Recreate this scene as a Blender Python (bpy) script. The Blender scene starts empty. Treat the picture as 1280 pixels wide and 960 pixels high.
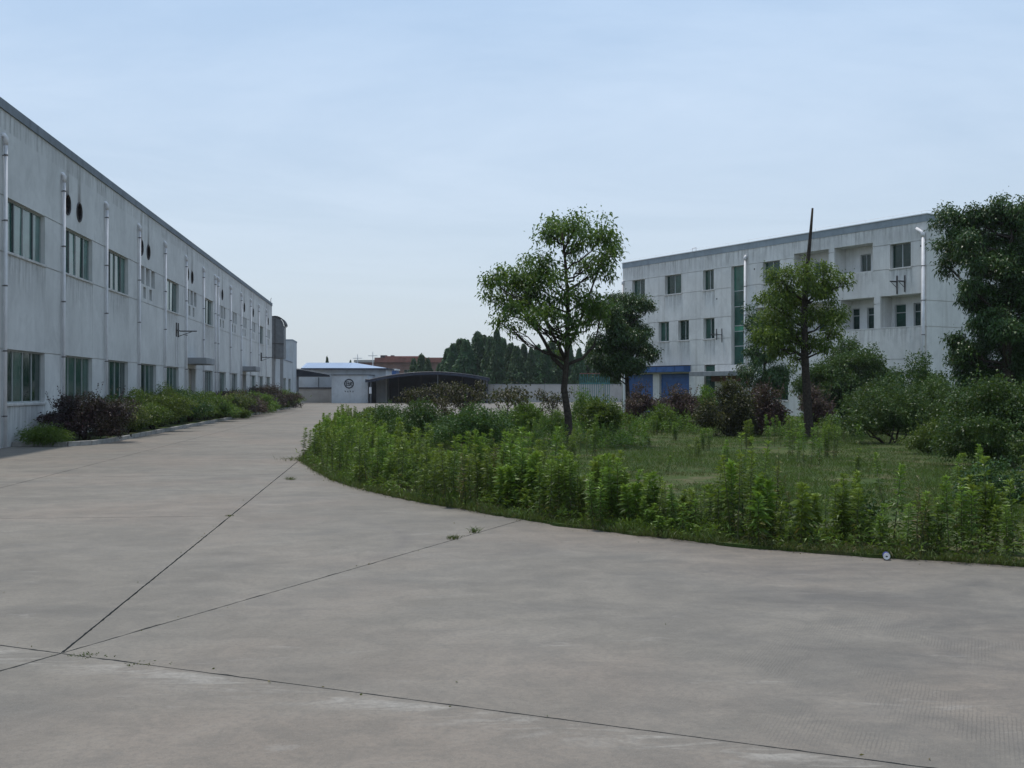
import bpy, math, random
import numpy as np
from mathutils import Vector

# ------------------------------------------------------------------ camera, sky, sun, exposure
SC = bpy.context.scene
COL = SC.collection
R = math.radians
CH, F, HY = 1.7, 1420.0, 487.0          # eye height, focal length and horizon row of the 1280x960 photograph

cam = bpy.data.cameras.new('camera')
cam.sensor_width = 36.0
cam.lens = 36.0 * F / 1280.0
cam.clip_end = 5000
cam.clip_start = 0.1
camo = bpy.data.objects.new('camera', cam)
camo.location = (0, 0, CH)
camo.rotation_euler = (R(90) + math.atan((HY - 480) / F), 0, 0)
COL.objects.link(camo)
SC.camera = camo

SUN_AZ = (-0.62, 0.78)
SUN_EL = R(73)
_a = math.atan2(SUN_AZ[0], SUN_AZ[1])
world = bpy.data.worlds.new('World')
SC.world = world
world.use_nodes = True
wn = world.node_tree
wn.nodes.clear()


def wnode(t, **kw):
    n = wn.nodes.new(t)
    for k, v in kw.items():
        setattr(n, k, v)
    return n


sky = wnode('ShaderNodeTexSky', sky_type='NISHITA', sun_disc=False, sun_elevation=SUN_EL, sun_rotation=_a,
            altitude=20, air_density=1.0, dust_density=2.2, ozone_density=1.6)
tc = wnode('ShaderNodeTexCoord')
sep = wnode('ShaderNodeSeparateXYZ')
wn.links.new(tc.outputs['Generated'], sep.inputs[0])
zz = wnode('ShaderNodeMath', operation='MAXIMUM')
wn.links.new(sep.outputs[2], zz.inputs[0]); zz.inputs[1].default_value = 0.04
dx = wnode('ShaderNodeMath', operation='DIVIDE'); dy = wnode('ShaderNodeMath', operation='DIVIDE')
wn.links.new(sep.outputs[0], dx.inputs[0]); wn.links.new(zz.outputs[0], dx.inputs[1])
wn.links.new(sep.outputs[1], dy.inputs[0]); wn.links.new(zz.outputs[0], dy.inputs[1])
cmb = wnode('ShaderNodeCombineXYZ')
wn.links.new(dx.outputs[0], cmb.inputs[0]); wn.links.new(dy.outputs[0], cmb.inputs[1])
mp = wnode('ShaderNodeMapping')
wn.links.new(cmb.outputs[0], mp.inputs[0])
mp.inputs['Rotation'].default_value = (0, 0, R(8))
mp.inputs['Scale'].default_value = (0.30, 0.34, 1)
nz = wnode('ShaderNodeTexNoise')
wn.links.new(mp.outputs[0], nz.inputs['Vector'])
nz.inputs['Scale'].default_value = 1.0; nz.inputs['Detail'].default_value = 7; nz.inputs['Roughness'].default_value = 0.62
nz.inputs['Distortion'].default_value = 0.5
cr = wnode('ShaderNodeMapRange')
wn.links.new(nz.outputs[0], cr.inputs[0])
cr.inputs[1].default_value = 0.42; cr.inputs[2].default_value = 0.80; cr.inputs[3].default_value = 0.0; cr.inputs[4].default_value = 0.9
mx = wnode('ShaderNodeMix', data_type='RGBA')
lowf = wnode('ShaderNodeMapRange'); wn.links.new(sep.outputs[2], lowf.inputs[0]); lowf.inputs[1].default_value = 0.05; lowf.inputs[2].default_value = 0.22
cm = wnode('ShaderNodeMath', operation='MULTIPLY'); wn.links.new(cr.outputs[0], cm.inputs[0]); wn.links.new(lowf.outputs[0], cm.inputs[1])
wn.links.new(cm.outputs[0], mx.inputs[0])
wn.links.new(sky.outputs[0], mx.inputs[6])
mx.inputs[7].default_value = (8.6, 9.2, 10.2, 1)
# thin high overcast: an even pale veil over the whole sky
veil = wnode('ShaderNodeMix', data_type='RGBA')
veil.inputs[0].default_value = 0.66
wn.links.new(mx.outputs[2], veil.inputs[6])
vg = wnode('ShaderNodeMapRange')
wn.links.new(sep.outputs[2], vg.inputs[0]); vg.inputs[1].default_value = 0.0; vg.inputs[2].default_value = 0.38
vc = wnode('ShaderNodeMix', data_type='RGBA')
wn.links.new(vg.outputs[0], vc.inputs[0]); vc.inputs[6].default_value = (8.0, 8.9, 9.7, 1); vc.inputs[7].default_value = (5.4, 7.6, 10.5, 1)
wn.links.new(vc.outputs[2], veil.inputs[7])
bg = wnode('ShaderNodeBackground')
bg.inputs['Strength'].default_value = 0.10
wn.links.new(veil.outputs[2], bg.inputs['Color'])
wo = wnode('ShaderNodeOutputWorld')
wn.links.new(bg.outputs[0], wo.inputs[0])

sun = bpy.data.lights.new('sun', 'SUN')
sun.energy = 3.0
sun.angle = R(2.0)
sun.color = (1.0, 0.95, 0.87)
suno = bpy.data.objects.new('sun', sun)
_d = Vector((SUN_AZ[0] * math.cos(SUN_EL), SUN_AZ[1] * math.cos(SUN_EL), math.sin(SUN_EL))).normalized()
suno.rotation_euler = _d.to_track_quat('Z', 'Y').to_euler()
suno.location = (0, 0, 50)
COL.objects.link(suno)

SC.view_settings.view_transform = 'Standard'
SC.view_settings.look = 'None'
SC.view_settings.exposure = 0.0
SC.view_settings.gamma = 1.0
SC.view_settings.use_curve_mapping = False
SC.cycles.max_bounces = 6
SC.cycles.transparent_max_bounces = 8
SC.cycles.use_denoising = True

# ------------------------------------------------------------------ helpers


def P(x, y, Y):
    """a point of the place at distance Y that the photograph shows at pixel x, y"""
    return Vector(((x - 640) / F * Y, Y, CH + (HY - y) / F * Y))


def G(x, y):
    """a point on the ground"""
    Y = CH * F / (y - HY)
    return ((x - 640) / F * Y, Y)


def tag(o, label=None, cat=None, group=None, kind=None):
    if label: o['label'] = label
    if cat: o['category'] = cat
    if group: o['group'] = group
    if kind: o['kind'] = kind
    return o


def link(o, parent=None):
    COL.objects.link(o)
    if parent is not None:
        o.parent = parent
    return o


def empty(name, loc=(0, 0, 0), rz=0.0, parent=None):
    o = bpy.data.objects.new(name, None)
    o.location = loc
    o.rotation_euler = (0, 0, rz)
    o.empty_display_size = 0.2
    return link(o, parent)


def obj(name, me, parent=None, loc=None, rot=None):
    o = bpy.data.objects.new(name, me)
    if loc is not None: o.location = loc
    if rot is not None: o.rotation_euler = rot
    return link(o, parent)


class MB:
    def __init__(s):
        s.v = []; s.f = []

    def quad(s, a, b, c, d):
        i = len(s.v); s.v += [tuple(a), tuple(b), tuple(c), tuple(d)]; s.f.append((i, i + 1, i + 2, i + 3)); return s

    def poly(s, pts):
        i = len(s.v); s.v += [tuple(p) for p in pts]; s.f.append(tuple(range(i, i + len(pts)))); return s

    def box(s, x0, x1, y0, y1, z0, z1):
        i = len(s.v)
        s.v += [(x0, y0, z0), (x1, y0, z0), (x1, y1, z0), (x0, y1, z0), (x0, y0, z1), (x1, y0, z1), (x1, y1, z1), (x0, y1, z1)]
        for q in ((0, 3, 2, 1), (4, 5, 6, 7), (0, 1, 5, 4), (1, 2, 6, 5), (2, 3, 7, 6), (3, 0, 4, 7)):
            s.f.append(tuple(i + k for k in q))
        return s

    def bbox(s, x0, x1, y0, y1, z0, z1, b=0.01):
        """box with chamfered vertical and top edges"""
        i = len(s.v)
        lo = [(x0 + b, y0), (x1 - b, y0), (x1, y0 + b), (x1, y1 - b), (x1 - b, y1), (x0 + b, y1), (x0, y1 - b), (x0, y0 + b)]
        s.v += [(x, y, z0) for x, y in lo] + [(x, y, z1 - b) for x, y in lo]
        cx, cy = (x0 + x1) / 2, (y0 + y1) / 2
        s.v += [(x + (b if x < cx else -b), y + (b if y < cy else -b), z1) for x, y in lo]
        for L in (0, 8):
            for k in range(8):
                s.f.append((i + L + k, i + L + (k + 1) % 8, i + L + 8 + (k + 1) % 8, i + L + 8 + k))
        s.f.append(tuple(i + 16 + k for k in range(8)))
        s.f.append(tuple(i + k for k in reversed(range(8))))
        return s

    def tube(s, pts, rad, n=8, cap=True):
        pts = [Vector(p) for p in pts]
        if not hasattr(rad, '__len__'): rad = [rad] * len(pts)
        i0 = len(s.v)
        up = Vector((0.31, 0.17, 0.93))
        for k, p in enumerate(pts):
            a = pts[max(k - 1, 0)]; b = pts[min(k + 1, len(pts) - 1)]
            d = (b - a).normalized()
            u = d.cross(up)
            if u.length < 1e-3: u = d.cross(Vector((1, 0, 0)))
            u.normalize(); w = d.cross(u)
            for j in range(n):
                t = 2 * math.pi * j / n
                s.v.append(tuple(p + (u * math.cos(t) + w * math.sin(t)) * rad[k]))
        for k in range(len(pts) - 1):
            for j in range(n):
                a = i0 + k * n + j; b = i0 + k * n + (j + 1) % n
                s.f.append((a, b, b + n, a + n))
        if cap:
            s.f.append(tuple(i0 + j for j in reversed(range(n))))
            s.f.append(tuple(i0 + (len(pts) - 1) * n + j for j in range(n)))
        return s

    def mesh(s, name, mat, smooth=False):
        me = bpy.data.meshes.new(name)
        me.from_pydata(s.v, [], s.f)
        me.materials.append(mat)
        if smooth:
            me.polygons.foreach_set('use_smooth', [True] * len(me.polygons))
        me.update()
        return me

    def build(s, name, mat, parent=None, loc=None, rot=None, smooth=False):
        return obj(name, s.mesh(name, mat, smooth), parent, loc, rot)


# ------------------------------------------------------------------ materials


class NT:
    def __init__(s, name):
        s.m = bpy.data.materials.new(name); s.m.use_nodes = True
        s.t = s.m.node_tree; s.t.nodes.clear()
        s.out = s.t.nodes.new('ShaderNodeOutputMaterial')

    def n(s, typ, ins=None, **kw):
        nd = s.t.nodes.new('ShaderNode' + typ)
        for k, v in kw.items(): setattr(nd, k, v)
        for k, v in (ins or {}).items():
            sock = nd.inputs[k]
            if hasattr(v, 'is_output'): s.t.links.new(v, sock)
            else: sock.default_value = v
        return nd

    def pos(s): return s.n('NewGeometry').outputs['Position']
    def objc(s): return s.n('TexCoord').outputs['Object']

    def map(s, vec, scale=(1, 1, 1), rot=(0, 0, 0), loc=(0, 0, 0)):
        return s.n('Mapping', {'Vector': vec, 'Scale': scale, 'Rotation': rot, 'Location': loc}).outputs[0]

    def noise(s, vec, scale, detail=4, rough=0.55, dist=0.0):
        return s.n('TexNoise', {'Vector': vec, 'Scale': scale, 'Detail': detail, 'Roughness': rough, 'Distortion': dist}).outputs[0]

    def rng(s, v, a, b, c=0.0, d=1.0):
        return s.n('MapRange', {0: v, 1: a, 2: b, 3: c, 4: d}).outputs[0]

    def math(s, op, a, b=0.0, c=0.0):
        return s.n('Math', {0: a, 1: b, 2: c}, operation=op).outputs[0]

    def mix(s, f, a, b, mode='MIX'):
        if isinstance(a, tuple) and len(a) == 3: a = a + (1,)
        if isinstance(b, tuple) and len(b) == 3: b = b + (1,)
        return s.n('Mix', {0: f, 6: a, 7: b}, data_type='RGBA', blend_type=mode).outputs[2]

    def ramp(s, v, stops):
        nd = s.n('ValToRGB', {0: v})
        e = nd.color_ramp.elements
        while len(e) > 1: e.remove(e[0])
        e[0].position = stops[0][0]; e[0].color = stops[0][1] + (1,)
        for p, c in stops[1:]:
            k = e.new(p); k.color = c + (1,)
        return nd.outputs[0]

    def bump(s, h, strength=0.3, dist=0.02):
        return s.n('Bump', {'Height': h, 'Strength': strength, 'Distance': dist}).outputs[0]

    def done(s, col, rough=0.8, normal=None, spec=0.3, metal=0.0, shader=None):
        ins = {'Base Color': col if not (isinstance(col, tuple) and len(col) == 3) else col + (1,), 'Roughness': rough,
               'Specular IOR Level': spec, 'Metallic': metal}
        if normal is not None: ins['Normal'] = normal
        p = s.n('BsdfPrincipled', ins)
        s.t.links.new((shader or p.outputs[0]), s.out.inputs[0])
        s.p = p
        return s.m


def simple(name, col, rough=0.7, var=0.25, scale=3.0, spec=0.3, metal=0.0, bump=0.0):
    t = NT(name)
    n = t.noise(t.objc(), scale, 6, 0.6)
    dark = tuple(c * (1 - var) for c in col); lite = tuple(min(1, c * (1 + var)) for c in col)
    c = t.mix(t.rng(n, 0.3, 0.7), dark, lite)
    return t.done(c, rough, t.bump(n, bump, 0.02) if bump else None, spec, metal)


def stucco(name, base, stain=0.55, warm=(0.34, 0.32, 0.28)):
    t = NT(name)
    o = t.objc()
    big = t.noise(o, 0.35, 5, 0.6)
    mid = t.noise(o, 1.6, 6, 0.65, 0.6)
    streak = t.noise(t.map(o, (2.6, 2.6, 0.10)), 1.0, 6, 0.65)
    fine = t.noise(o, 38, 3, 0.6)
    spots = t.noise(o, 5.5, 5, 0.7)
    c = t.mix(t.rng(big, 0.3, 0.72), tuple(v * 0.84 for v in base), tuple(min(1, v * 1.08) for v in base))
    c = t.mix(t.math('MULTIPLY', t.rng(mid, 0.45, 0.75), 0.4), c, tuple(v * 0.72 for v in base))
    c = t.mix(t.math('MULTIPLY', t.rng(streak, 0.50, 0.70), stain), c, warm)
    c = t.mix(t.math('MULTIPLY', t.rng(spots, 0.62, 0.75), 0.35), c, tuple(v * 0.5 for v in base))
    blot = t.noise(t.map(o, (1, 1, .6), loc=(9, 2, 4)), 0.9, 7, 0.7, 1.0)
    c = t.mix(t.math('MULTIPLY', t.rng(blot, 0.50, 0.62), 0.30), c, tuple(v * 0.62 for v in base))
    h = t.math('ADD', t.math('MULTIPLY', fine, 0.5), mid)
    return t.done(c, 0.92, t.bump(h, 0.25, 0.02), 0.15)


M = {}
M['wall_left'] = stucco('stucco_factory', (0.585, 0.585, 0.57), 0.12, (0.30, 0.30, 0.29))
M['wall_right'] = stucco('stucco_offices', (0.67, 0.66, 0.635), 0.45, (0.36, 0.34, 0.31))
M['coping'] = stucco('coping_grey', (0.21, 0.235, 0.26), 0.6, (0.10, 0.11, 0.12))
M['coping_right'] = stucco('coping_grey_offices', (0.29, 0.33, 0.36), 0.5, (0.2, 0.21, 0.22))
M['annex'] = stucco('stucco_annex', (0.45, 0.48, 0.50), 0.4)
M['shedwall'] = stucco('painted_panel_wall', (0.52, 0.54, 0.56), 0.25)
M['boundary'] = stucco('boundary_render', (0.40, 0.38, 0.36), 0.4)
M['pipe'] = simple('pvc_pipe', (0.64, 0.63, 0.64), 0.45, 0.12, 2.0, 0.4)
M['clamp'] = simple('pipe_clamp', (0.14, 0.13, 0.13), 0.7)
M['frame'] = simple('window_frame', (0.34, 0.36, 0.35), 0.5, 0.15, 4)
M['frame_dark'] = simple('window_frame_dark', (0.07, 0.09, 0.09), 0.5, 0.2, 4)
M['sill'] = simple('window_sill', (0.46, 0.45, 0.43), 0.85, 0.2, 3)
M['recess'] = simple('vent_panel', (0.17, 0.19, 0.20), 0.8, 0.3, 2)
M['dark'] = simple('dark_inside', (0.025, 0.022, 0.022), 0.9)
M['rustfan'] = simple('rusty_fan_casing', (0.10, 0.045, 0.03), 0.85, 0.4, 8)
M['iron'] = simple('rusty_iron', (0.07, 0.065, 0.065), 0.75, 0.35, 9)
M['door'] = simple('beige_steel_door', (0.23, 0.21, 0.18), 0.6, 0.2, 2)
M['canopy'] = stucco('canopy_concrete', (0.30, 0.31, 0.32), 0.5, (0.14, 0.14, 0.14))
M['roofdeck'] = simple('roof_deck', (0.2, 0.2, 0.2), 0.9)
M['bluesheet'] = simple('blue_sheet', (0.04, 0.105, 0.27), 0.5, 0.2, 2)
M['blueroof'] = simple('pale_blue_roof_sheet', (0.27, 0.34, 0.46), 0.4, 0.08, 0.6, 0.4)
M['navy'] = simple('navy_trim', (0.028, 0.036, 0.060), 0.5)
M['darksheet'] = simple('dark_shed_sheet', (0.022, 0.026, 0.036), 0.7, 0.3, 1.5)
M['greyside'] = simple('grey_steel', (0.13, 0.14, 0.15), 0.6, 0.2, 3)
M['redbrick'] = simple('red_roof', (0.22, 0.095, 0.075), 0.85, 0.25, 0.8)
M['brownwall'] = simple('brown_brick_wall', (0.17, 0.10, 0.08), 0.9, 0.3, 0.6)
M['maroon'] = simple('maroon_panel', (0.16, 0.08, 0.07), 0.8)
M['teal'] = simple('teal_paint', (0.035, 0.14, 0.14), 0.6)
M['white'] = simple('white_paint', (0.7, 0.7, 0.7), 0.6, 0.08)
M['logo'] = simple('dark_logo_paint', (0.045, 0.05, 0.06), 0.7)
M['ceramic'] = simple('kerbstone', (0.27, 0.26, 0.24), 0.9, 0.25, 6, bump=0.2)
M['can'] = simple('can_metal', (0.75, 0.75, 0.78), 0.3, 0.05, 3, 0.5, 0.6)
M['canblue'] = simple('can_blue', (0.05, 0.06, 0.22), 0.35, 0.1)


def glass(name, col, rough):
    t = NT(name)
    o = t.objc()
    n = t.noise(o, 0.9, 3, 0.5)
    dirt = t.noise(o, 6, 5, 0.6)
    c = t.mix(t.rng(n, 0.35, 0.65), tuple(v * 0.6 for v in col), tuple(v * 1.3 for v in col))
    c = t.mix(t.math('MULTIPLY', t.rng(dirt, 0.5, 0.8), 0.25), c, (0.12, 0.12, 0.11))
    return t.done(c, t.rng(dirt, 0.3, 0.8, rough, rough + 0.12), t.bump(n, 0.06, 0.05), 0.35)


M['glass'] = [glass('green_glass_%d' % k, c, r) for k, (c, r) in enumerate([
    ((0.014, 0.056, 0.040), 0.04), ((0.024, 0.080, 0.058), 0.08), ((0.007, 0.030, 0.022), 0.03)])]
M['glass_sky_painted'] = [glass('sky_painted_green_glass_%d' % k, c, r) for k, (c, r) in enumerate([
    ((0.065, 0.15, 0.128), 0.05), ((0.09, 0.17, 0.15), 0.08), ((0.035, 0.10, 0.082), 0.05)])]  # upper panes: green tint with the pale sky reflection painted into the colour
M['glass_stair'] = [glass('bottle_green_glass', (0.030, 0.120, 0.085), 0.06), glass('bright_green_panel', (0.05, 0.22, 0.13), 0.2),
                    glass('deep_green_glass', (0.020, 0.075, 0.055), 0.05)]


def stain_mat():
    t = NT('rust_streak')
    o = t.objc()
    st = t.noise(t.map(o, (9, 9, 0.5)), 1.0, 5, 0.65)
    s = t.n('SeparateXYZ', {0: o})
    edge = t.math('SUBTRACT', 1.0, t.math('POWER', t.math('ABSOLUTE', s.outputs[0]), 2.0))
    a = t.math('MULTIPLY', t.rng(st, 0.25, 0.6), t.rng(edge, 0.95, 0.985))
    fade = t.rng(s.outputs[2], 0.0, 1.5, 1.0, 0.15)
    a = t.math('MULTIPLY', t.math('MULTIPLY', a, fade), 0.62)
    c = t.mix(t.rng(s.outputs[2], 0.0, 0.5), (0.085, 0.035, 0.010), (0.15, 0.13, 0.105))
    p = t.n('BsdfPrincipled', {'Base Color': c, 'Roughness': 0.95})
    tr = t.n('BsdfTransparent')
    mx_ = t.n('MixShader', {0: a, 1: tr.outputs[0], 2: p.outputs[0]})
    t.t.links.new(mx_.outputs[0], t.out.inputs[0])
    return t.m


M['stain'] = stain_mat()


def drip_mat():
    t = NT('drip_streaks')
    o = t.objc()
    st = t.noise(t.map(o, (4.5, 4.5, 0.45)), 1.0, 6, 0.7)
    s = t.n('SeparateXYZ', {0: o})
    fade = t.rng(s.outputs[2], -1.5, 0.0, 0.0, 1.0)
    a = t.math('MULTIPLY', t.math('MULTIPLY', t.rng(st, 0.46, 0.66), t.math('POWER', fade, 1.4)), 0.40)
    p = t.n('BsdfPrincipled', {'Base Color': (0.11, 0.10, 0.09, 1), 'Roughness': 0.95})
    tr = t.n('BsdfTransparent')
    m = t.n('MixShader', {0: a, 1: tr.outputs[0], 2: p.outputs[0]})
    t.t.links.new(m.outputs[0], t.out.inputs[0])
    return t.m


M['drip'] = drip_mat()


def concrete():
    t = NT('worn_concrete')
    p = t.pos()
    s = t.n('SeparateXYZ', {0: p})
    X, Y = s.outputs[0], s.outputs[1]
    big = t.noise(p, 0.16, 5, 0.6, 0.5)
    mid = t.noise(p, 0.75, 6, 0.62, 0.8)
    streak = t.noise(t.map(p, (0.8, 1.3, 1), (0, 0, R(-18))), 1.0, 6, 0.66, 0.4)
    fine = t.noise(p, 26, 5, 0.7)
    grit = t.noise(p, 120, 2, 0.6)
    c = t.mix(t.rng(big, 0.30, 0.70), (0.155, 0.139, 0.117), (0.219, 0.196, 0.164))
    c = t.mix(t.math('MULTIPLY', t.rng(mid, 0.42, 0.70), 0.42), c, (0.127, 0.117, 0.103))
    c = t.mix(t.math('MULTIPLY', t.rng(streak, 0.49, 0.70), 0.6), c, (0.106, 0.100, 0.092))
    pink = t.noise(t.map(p, (1, 1, 1), loc=(31, 7, 0)), 0.28, 4, 0.5)
    c = t.mix(t.math('MULTIPLY', t.rng(pink, 0.48, 0.64), 0.55), c, (0.216, 0.176, 0.143))
    mott = t.noise(t.map(p, (1, 1, 1), loc=(17, 3, 0)), 2.6, 7, 0.72, 0.6)
    c = t.mix(t.math('MULTIPLY', t.rng(mott, 0.46, 0.62), 0.42), c, (0.114, 0.105, 0.092))
    c = t.mix(t.math('MULTIPLY', t.rng(mott, 0.46, 0.34), 0.22), c, (0.250, 0.225, 0.192))
    # tyre-polished dark smears on the wide apron
    sm = t.noise(t.map(p, (0.45, 0.8, 1), (0, 0, R(-24)), (3, 11, 0)), 1.6, 9, 0.74, 0.9)
    zone = t.rng(t.math('ADD', X, t.math('MULTIPLY', Y, 0.05)), 0.0, 3.0)
    c = t.mix(t.math('MULTIPLY', t.math('MULTIPLY', t.rng(sm, 0.43, 0.66), zone), 0.62), c, (0.072, 0.068, 0.066))
    # faint round tyre mark
    dxx = t.math('ADD', X, 4.35); dyy = t.math('SUBTRACT', Y, 12.6)
    rr = t.math('SQRT', t.math('ADD', t.math('MULTIPLY', dxx, dxx), t.math('MULTIPLY', dyy, dyy)))
    ring = t.rng(t.math('ABSOLUTE', t.math('SUBTRACT', rr, 3.15)), 0.0, 0.14, 1.0, 0.0)
    ring = t.math('MULTIPLY', ring, t.math('MULTIPLY', t.rng(X, -2.2, -1.6), t.rng(mid, 0.3, 0.6)))
    c = t.mix(t.math('MULTIPLY', ring, 0.5), c, (0.121, 0.109, 0.102))
    # pale cement smeared along the near joint
    # joint line through (-2.9, 7.31) and (1.18, 5.42)
    dist = t.math('ADD', t.math('MULTIPLY', X, 0.420), t.math('MULTIPLY', Y, 0.907))   # n.p
    dist = t.math('SUBTRACT', 5.412, dist)                                             # metres on the near side
    band = t.math('MULTIPLY', t.rng(dist, 0.0, 0.05), t.rng(dist, 0.12, 0.42, 1.0, 0.0))
    sc2 = t.noise(t.map(p, (1.6, 5.5, 1), (0, 0, R(-24))), 1.0, 6, 0.72, 0.8)
    c = t.mix(t.math('MULTIPLY', t.math('MULTIPLY', band, t.rng(sc2, 0.48, 0.62)), 0.75), c, (0.302, 0.282, 0.251))
    scuff = t.noise(t.map(p, (1.1, 3.8, 1), (0, 0, R(12)), (5, 3, 0)), 1.0, 7, 0.74, 1.0)
    c = t.mix(t.math('MULTIPLY', t.rng(scuff, 0.61, 0.72), 0.6), c, (0.273, 0.253, 0.227))
    dk = t.noise(p, 3.1, 4, 0.6)
    c = t.mix(t.math('MULTIPLY', t.rng(dk, 0.70, 0.78), 0.45), c, (0.098, 0.092, 0.084))
    c = t.mix(t.math('MULTIPLY', t.rng(fine, 0.45, 0.62), 0.38), c, (0.109, 0.102, 0.092))
    c = t.mix(t.math('MULTIPLY', t.rng(grit, 0.55, 0.70), 0.42), c, (0.273, 0.253, 0.224))
    pit = t.noise(t.map(p, (1, 1, 1), loc=(3, 9, 0)), 55, 3, 0.6)
    c = t.mix(t.math('MULTIPLY', t.rng(pit, 0.64, 0.72), 0.55), c, (0.064, 0.059, 0.055))
    # broom grooves, running square to the near joint, worn off in places
    g = t.n('TexWave', {'Vector': t.map(p, (1, 1, 1), (0, 0, R(22.6))), 'Scale': 15.0, 'Distortion': 2.2, 'Detail': 2.0, 'Detail Scale': 0.7},
            wave_type='BANDS', bands_direction='X').outputs[1]
    gm = t.noise(t.map(p, (1.6, 0.8, 1), (0, 0, R(22.6)), (2, 5, 0)), 1.0, 4, 0.6)
    gz = t.math('MULTIPLY', t.rng(X, 0.2, 1.8), t.rng(Y, 9.5, 7.5))
    gz = t.math('MULTIPLY', gz, t.rng(gm, 0.47, 0.60))
    gv = t.math('MULTIPLY', t.rng(g, 0.30, 0.05), gz)
    c = t.mix(t.math('MULTIPLY', gv, 0.38), c, (0.084, 0.077, 0.070))
    h = t.math('SUBTRACT', t.math('ADD', t.math('MULTIPLY', fine, 0.6), t.math('MULTIPLY', mid, 1.0)), t.math('MULTIPLY', gv, 0.5))
    return t.done(c, t.rng(mid, 0.3, 0.7, 0.72, 0.9), t.bump(h, 0.25, 0.01), 0.25)


M['concrete'] = concrete()


def soil(name, a, b, c3, scale=1.2):
    t = NT(name)
    p = t.pos()
    n1 = t.noise(p, scale * 0.35, 5, 0.6, 0.6); n2 = t.noise(p, scale * 5, 6, 0.65); n3 = t.noise(p, scale * 1.1, 5, 0.6)
    c = t.mix(t.rng(n1, 0.42, 0.60), a, b)
    c = t.mix(t.math('MULTIPLY', t.rng(n3, 0.50, 0.66), 0.7), c, c3)
    c = t.mix(t.math('MULTIPLY', t.rng(n2, 0.35, 0.7), 0.5), c, tuple(v * 0.45 for v in a))
    return t.done(c, 0.95, t.bump(n2, 0.6, 0.04), 0.1)


M['soil'] = soil('lawn_soil', (0.042, 0.070, 0.018), (0.070, 0.088, 0.028), (0.150, 0.118, 0.078))
M['joint'] = soil('joint_dirt', (0.075, 0.068, 0.056), (0.12, 0.108, 0.09), (0.04, 0.036, 0.028), 2)
M['ground'] = soil('far_ground', (0.06, 0.07, 0.035), (0.09, 0.085, 0.05), (0.12, 0.1, 0.07), 0.1)


def leafmat(name, stops, trans=0.25, rough=0.5, objvar=0.12, spec=0.3):
    t = NT(name)
    a = t.n('Attribute', attribute_name='tint').outputs['Fac']
    c = t.ramp(a, stops)
    oi = t.n('ObjectInfo').outputs['Random']
    c = t.n('HueSaturation', {'Hue': t.rng(oi, 0, 1, 0.5 - 0.02, 0.5 + 0.015), 'Value': t.rng(oi, 0, 1, 1 - objvar, 1 + objvar), 'Color': c}).outputs[0]
    p = t.n('BsdfPrincipled', {'Base Color': c, 'Roughness': rough, 'Specular IOR Level': spec})
    tl = t.n('BsdfTranslucent', {'Color': t.mix(0.35, c, (0.16, 0.22, 0.02))})
    m = t.n('MixShader', {0: trans, 1: p.outputs[0], 2: tl.outputs[0]})
    t.t.links.new(m.outputs[0], t.out.inputs[0])
    return t.m


M['leaf_light'] = leafmat('leaf_fresh', [(0, (0.048, 0.101, 0.017)), (0.6, (0.094, 0.178, 0.026)), (1, (0.180, 0.282, 0.050))], 0.48, 0.42)
M['leaf_mid'] = leafmat('leaf_green', [(0, (0.038, 0.076, 0.015)), (0.6, (0.076, 0.137, 0.023)), (1, (0.142, 0.213, 0.040))], 0.46, 0.42)
M['leaf_deep'] = leafmat('leaf_deep_green', [(0, (0.022, 0.053, 0.012)), (0.6, (0.046, 0.095, 0.020)), (1, (0.088, 0.149, 0.034))], 0.3, 0.45)
M['leaf_dark'] = leafmat('leaf_dark', [(0, (0.018, 0.047, 0.013)), (0.7, (0.037, 0.085, 0.019)), (1, (0.075, 0.146, 0.033))], 0.18, 0.4)
M['leaf_purple'] = leafmat('leaf_purple', [(0, (0.018, 0.011, 0.015)), (0.6, (0.037, 0.020, 0.026)), (1, (0.083, 0.037, 0.040))], 0.18, 0.5)
M['leaf_plum'] = leafmat('leaf_plum', [(0, (0.038, 0.022, 0.024)), (0.6, (0.081, 0.038, 0.041)), (1, (0.115, 0.101, 0.043))], 0.2, 0.5)
M['leaf_maple'] = leafmat('leaf_maple', [(0, (0.022, 0.020, 0.010)), (0.5, (0.058, 0.044, 0.020)), (1, (0.070, 0.085, 0.024))], 0.25, 0.5)
M['leaf_mixed'] = leafmat('leaf_mixed', [(0, (0.033, 0.050, 0.020)), (0.6, (0.074, 0.102, 0.029)), (0.85, (0.140, 0.173, 0.041)), (1, (0.379, 0.395, 0.116))], 0.4, 0.45)
M['leaf_conifer'] = leafmat('leaf_conifer', [(0, (0.020, 0.053, 0.022)), (0.7, (0.042, 0.099, 0.034)), (1, (0.072, 0.152, 0.046))], 0.15, 0.6)
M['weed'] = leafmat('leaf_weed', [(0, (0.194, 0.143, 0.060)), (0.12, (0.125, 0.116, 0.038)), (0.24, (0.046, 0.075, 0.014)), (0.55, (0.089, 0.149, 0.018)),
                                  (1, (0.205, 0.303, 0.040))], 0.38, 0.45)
M['grass'] = leafmat('grass_blade', [(0, (0.150, 0.115, 0.058)), (0.2, (0.062, 0.075, 0.022)), (0.6, (0.058, 0.100, 0.018)), (1, (0.110, 0.170, 0.030))], 0.3, 0.5)
M['leaf_fleck'] = leafmat('leaf_fleck', [(0, (0.018, 0.020, 0.010)), (0.6, (0.046, 0.046, 0.020)), (0.8, (0.070, 0.085, 0.024)), (1, (0.270, 0.270, 0.090))], 0.25, 0.45)
M['bark'] = simple('bark', (0.045, 0.037, 0.030), 0.95, 0.45, 14, 0.1, bump=0.6)
M['stem'] = simple('weed_stem', (0.060, 0.065, 0.026), 0.8, 0.4, 8)

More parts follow.
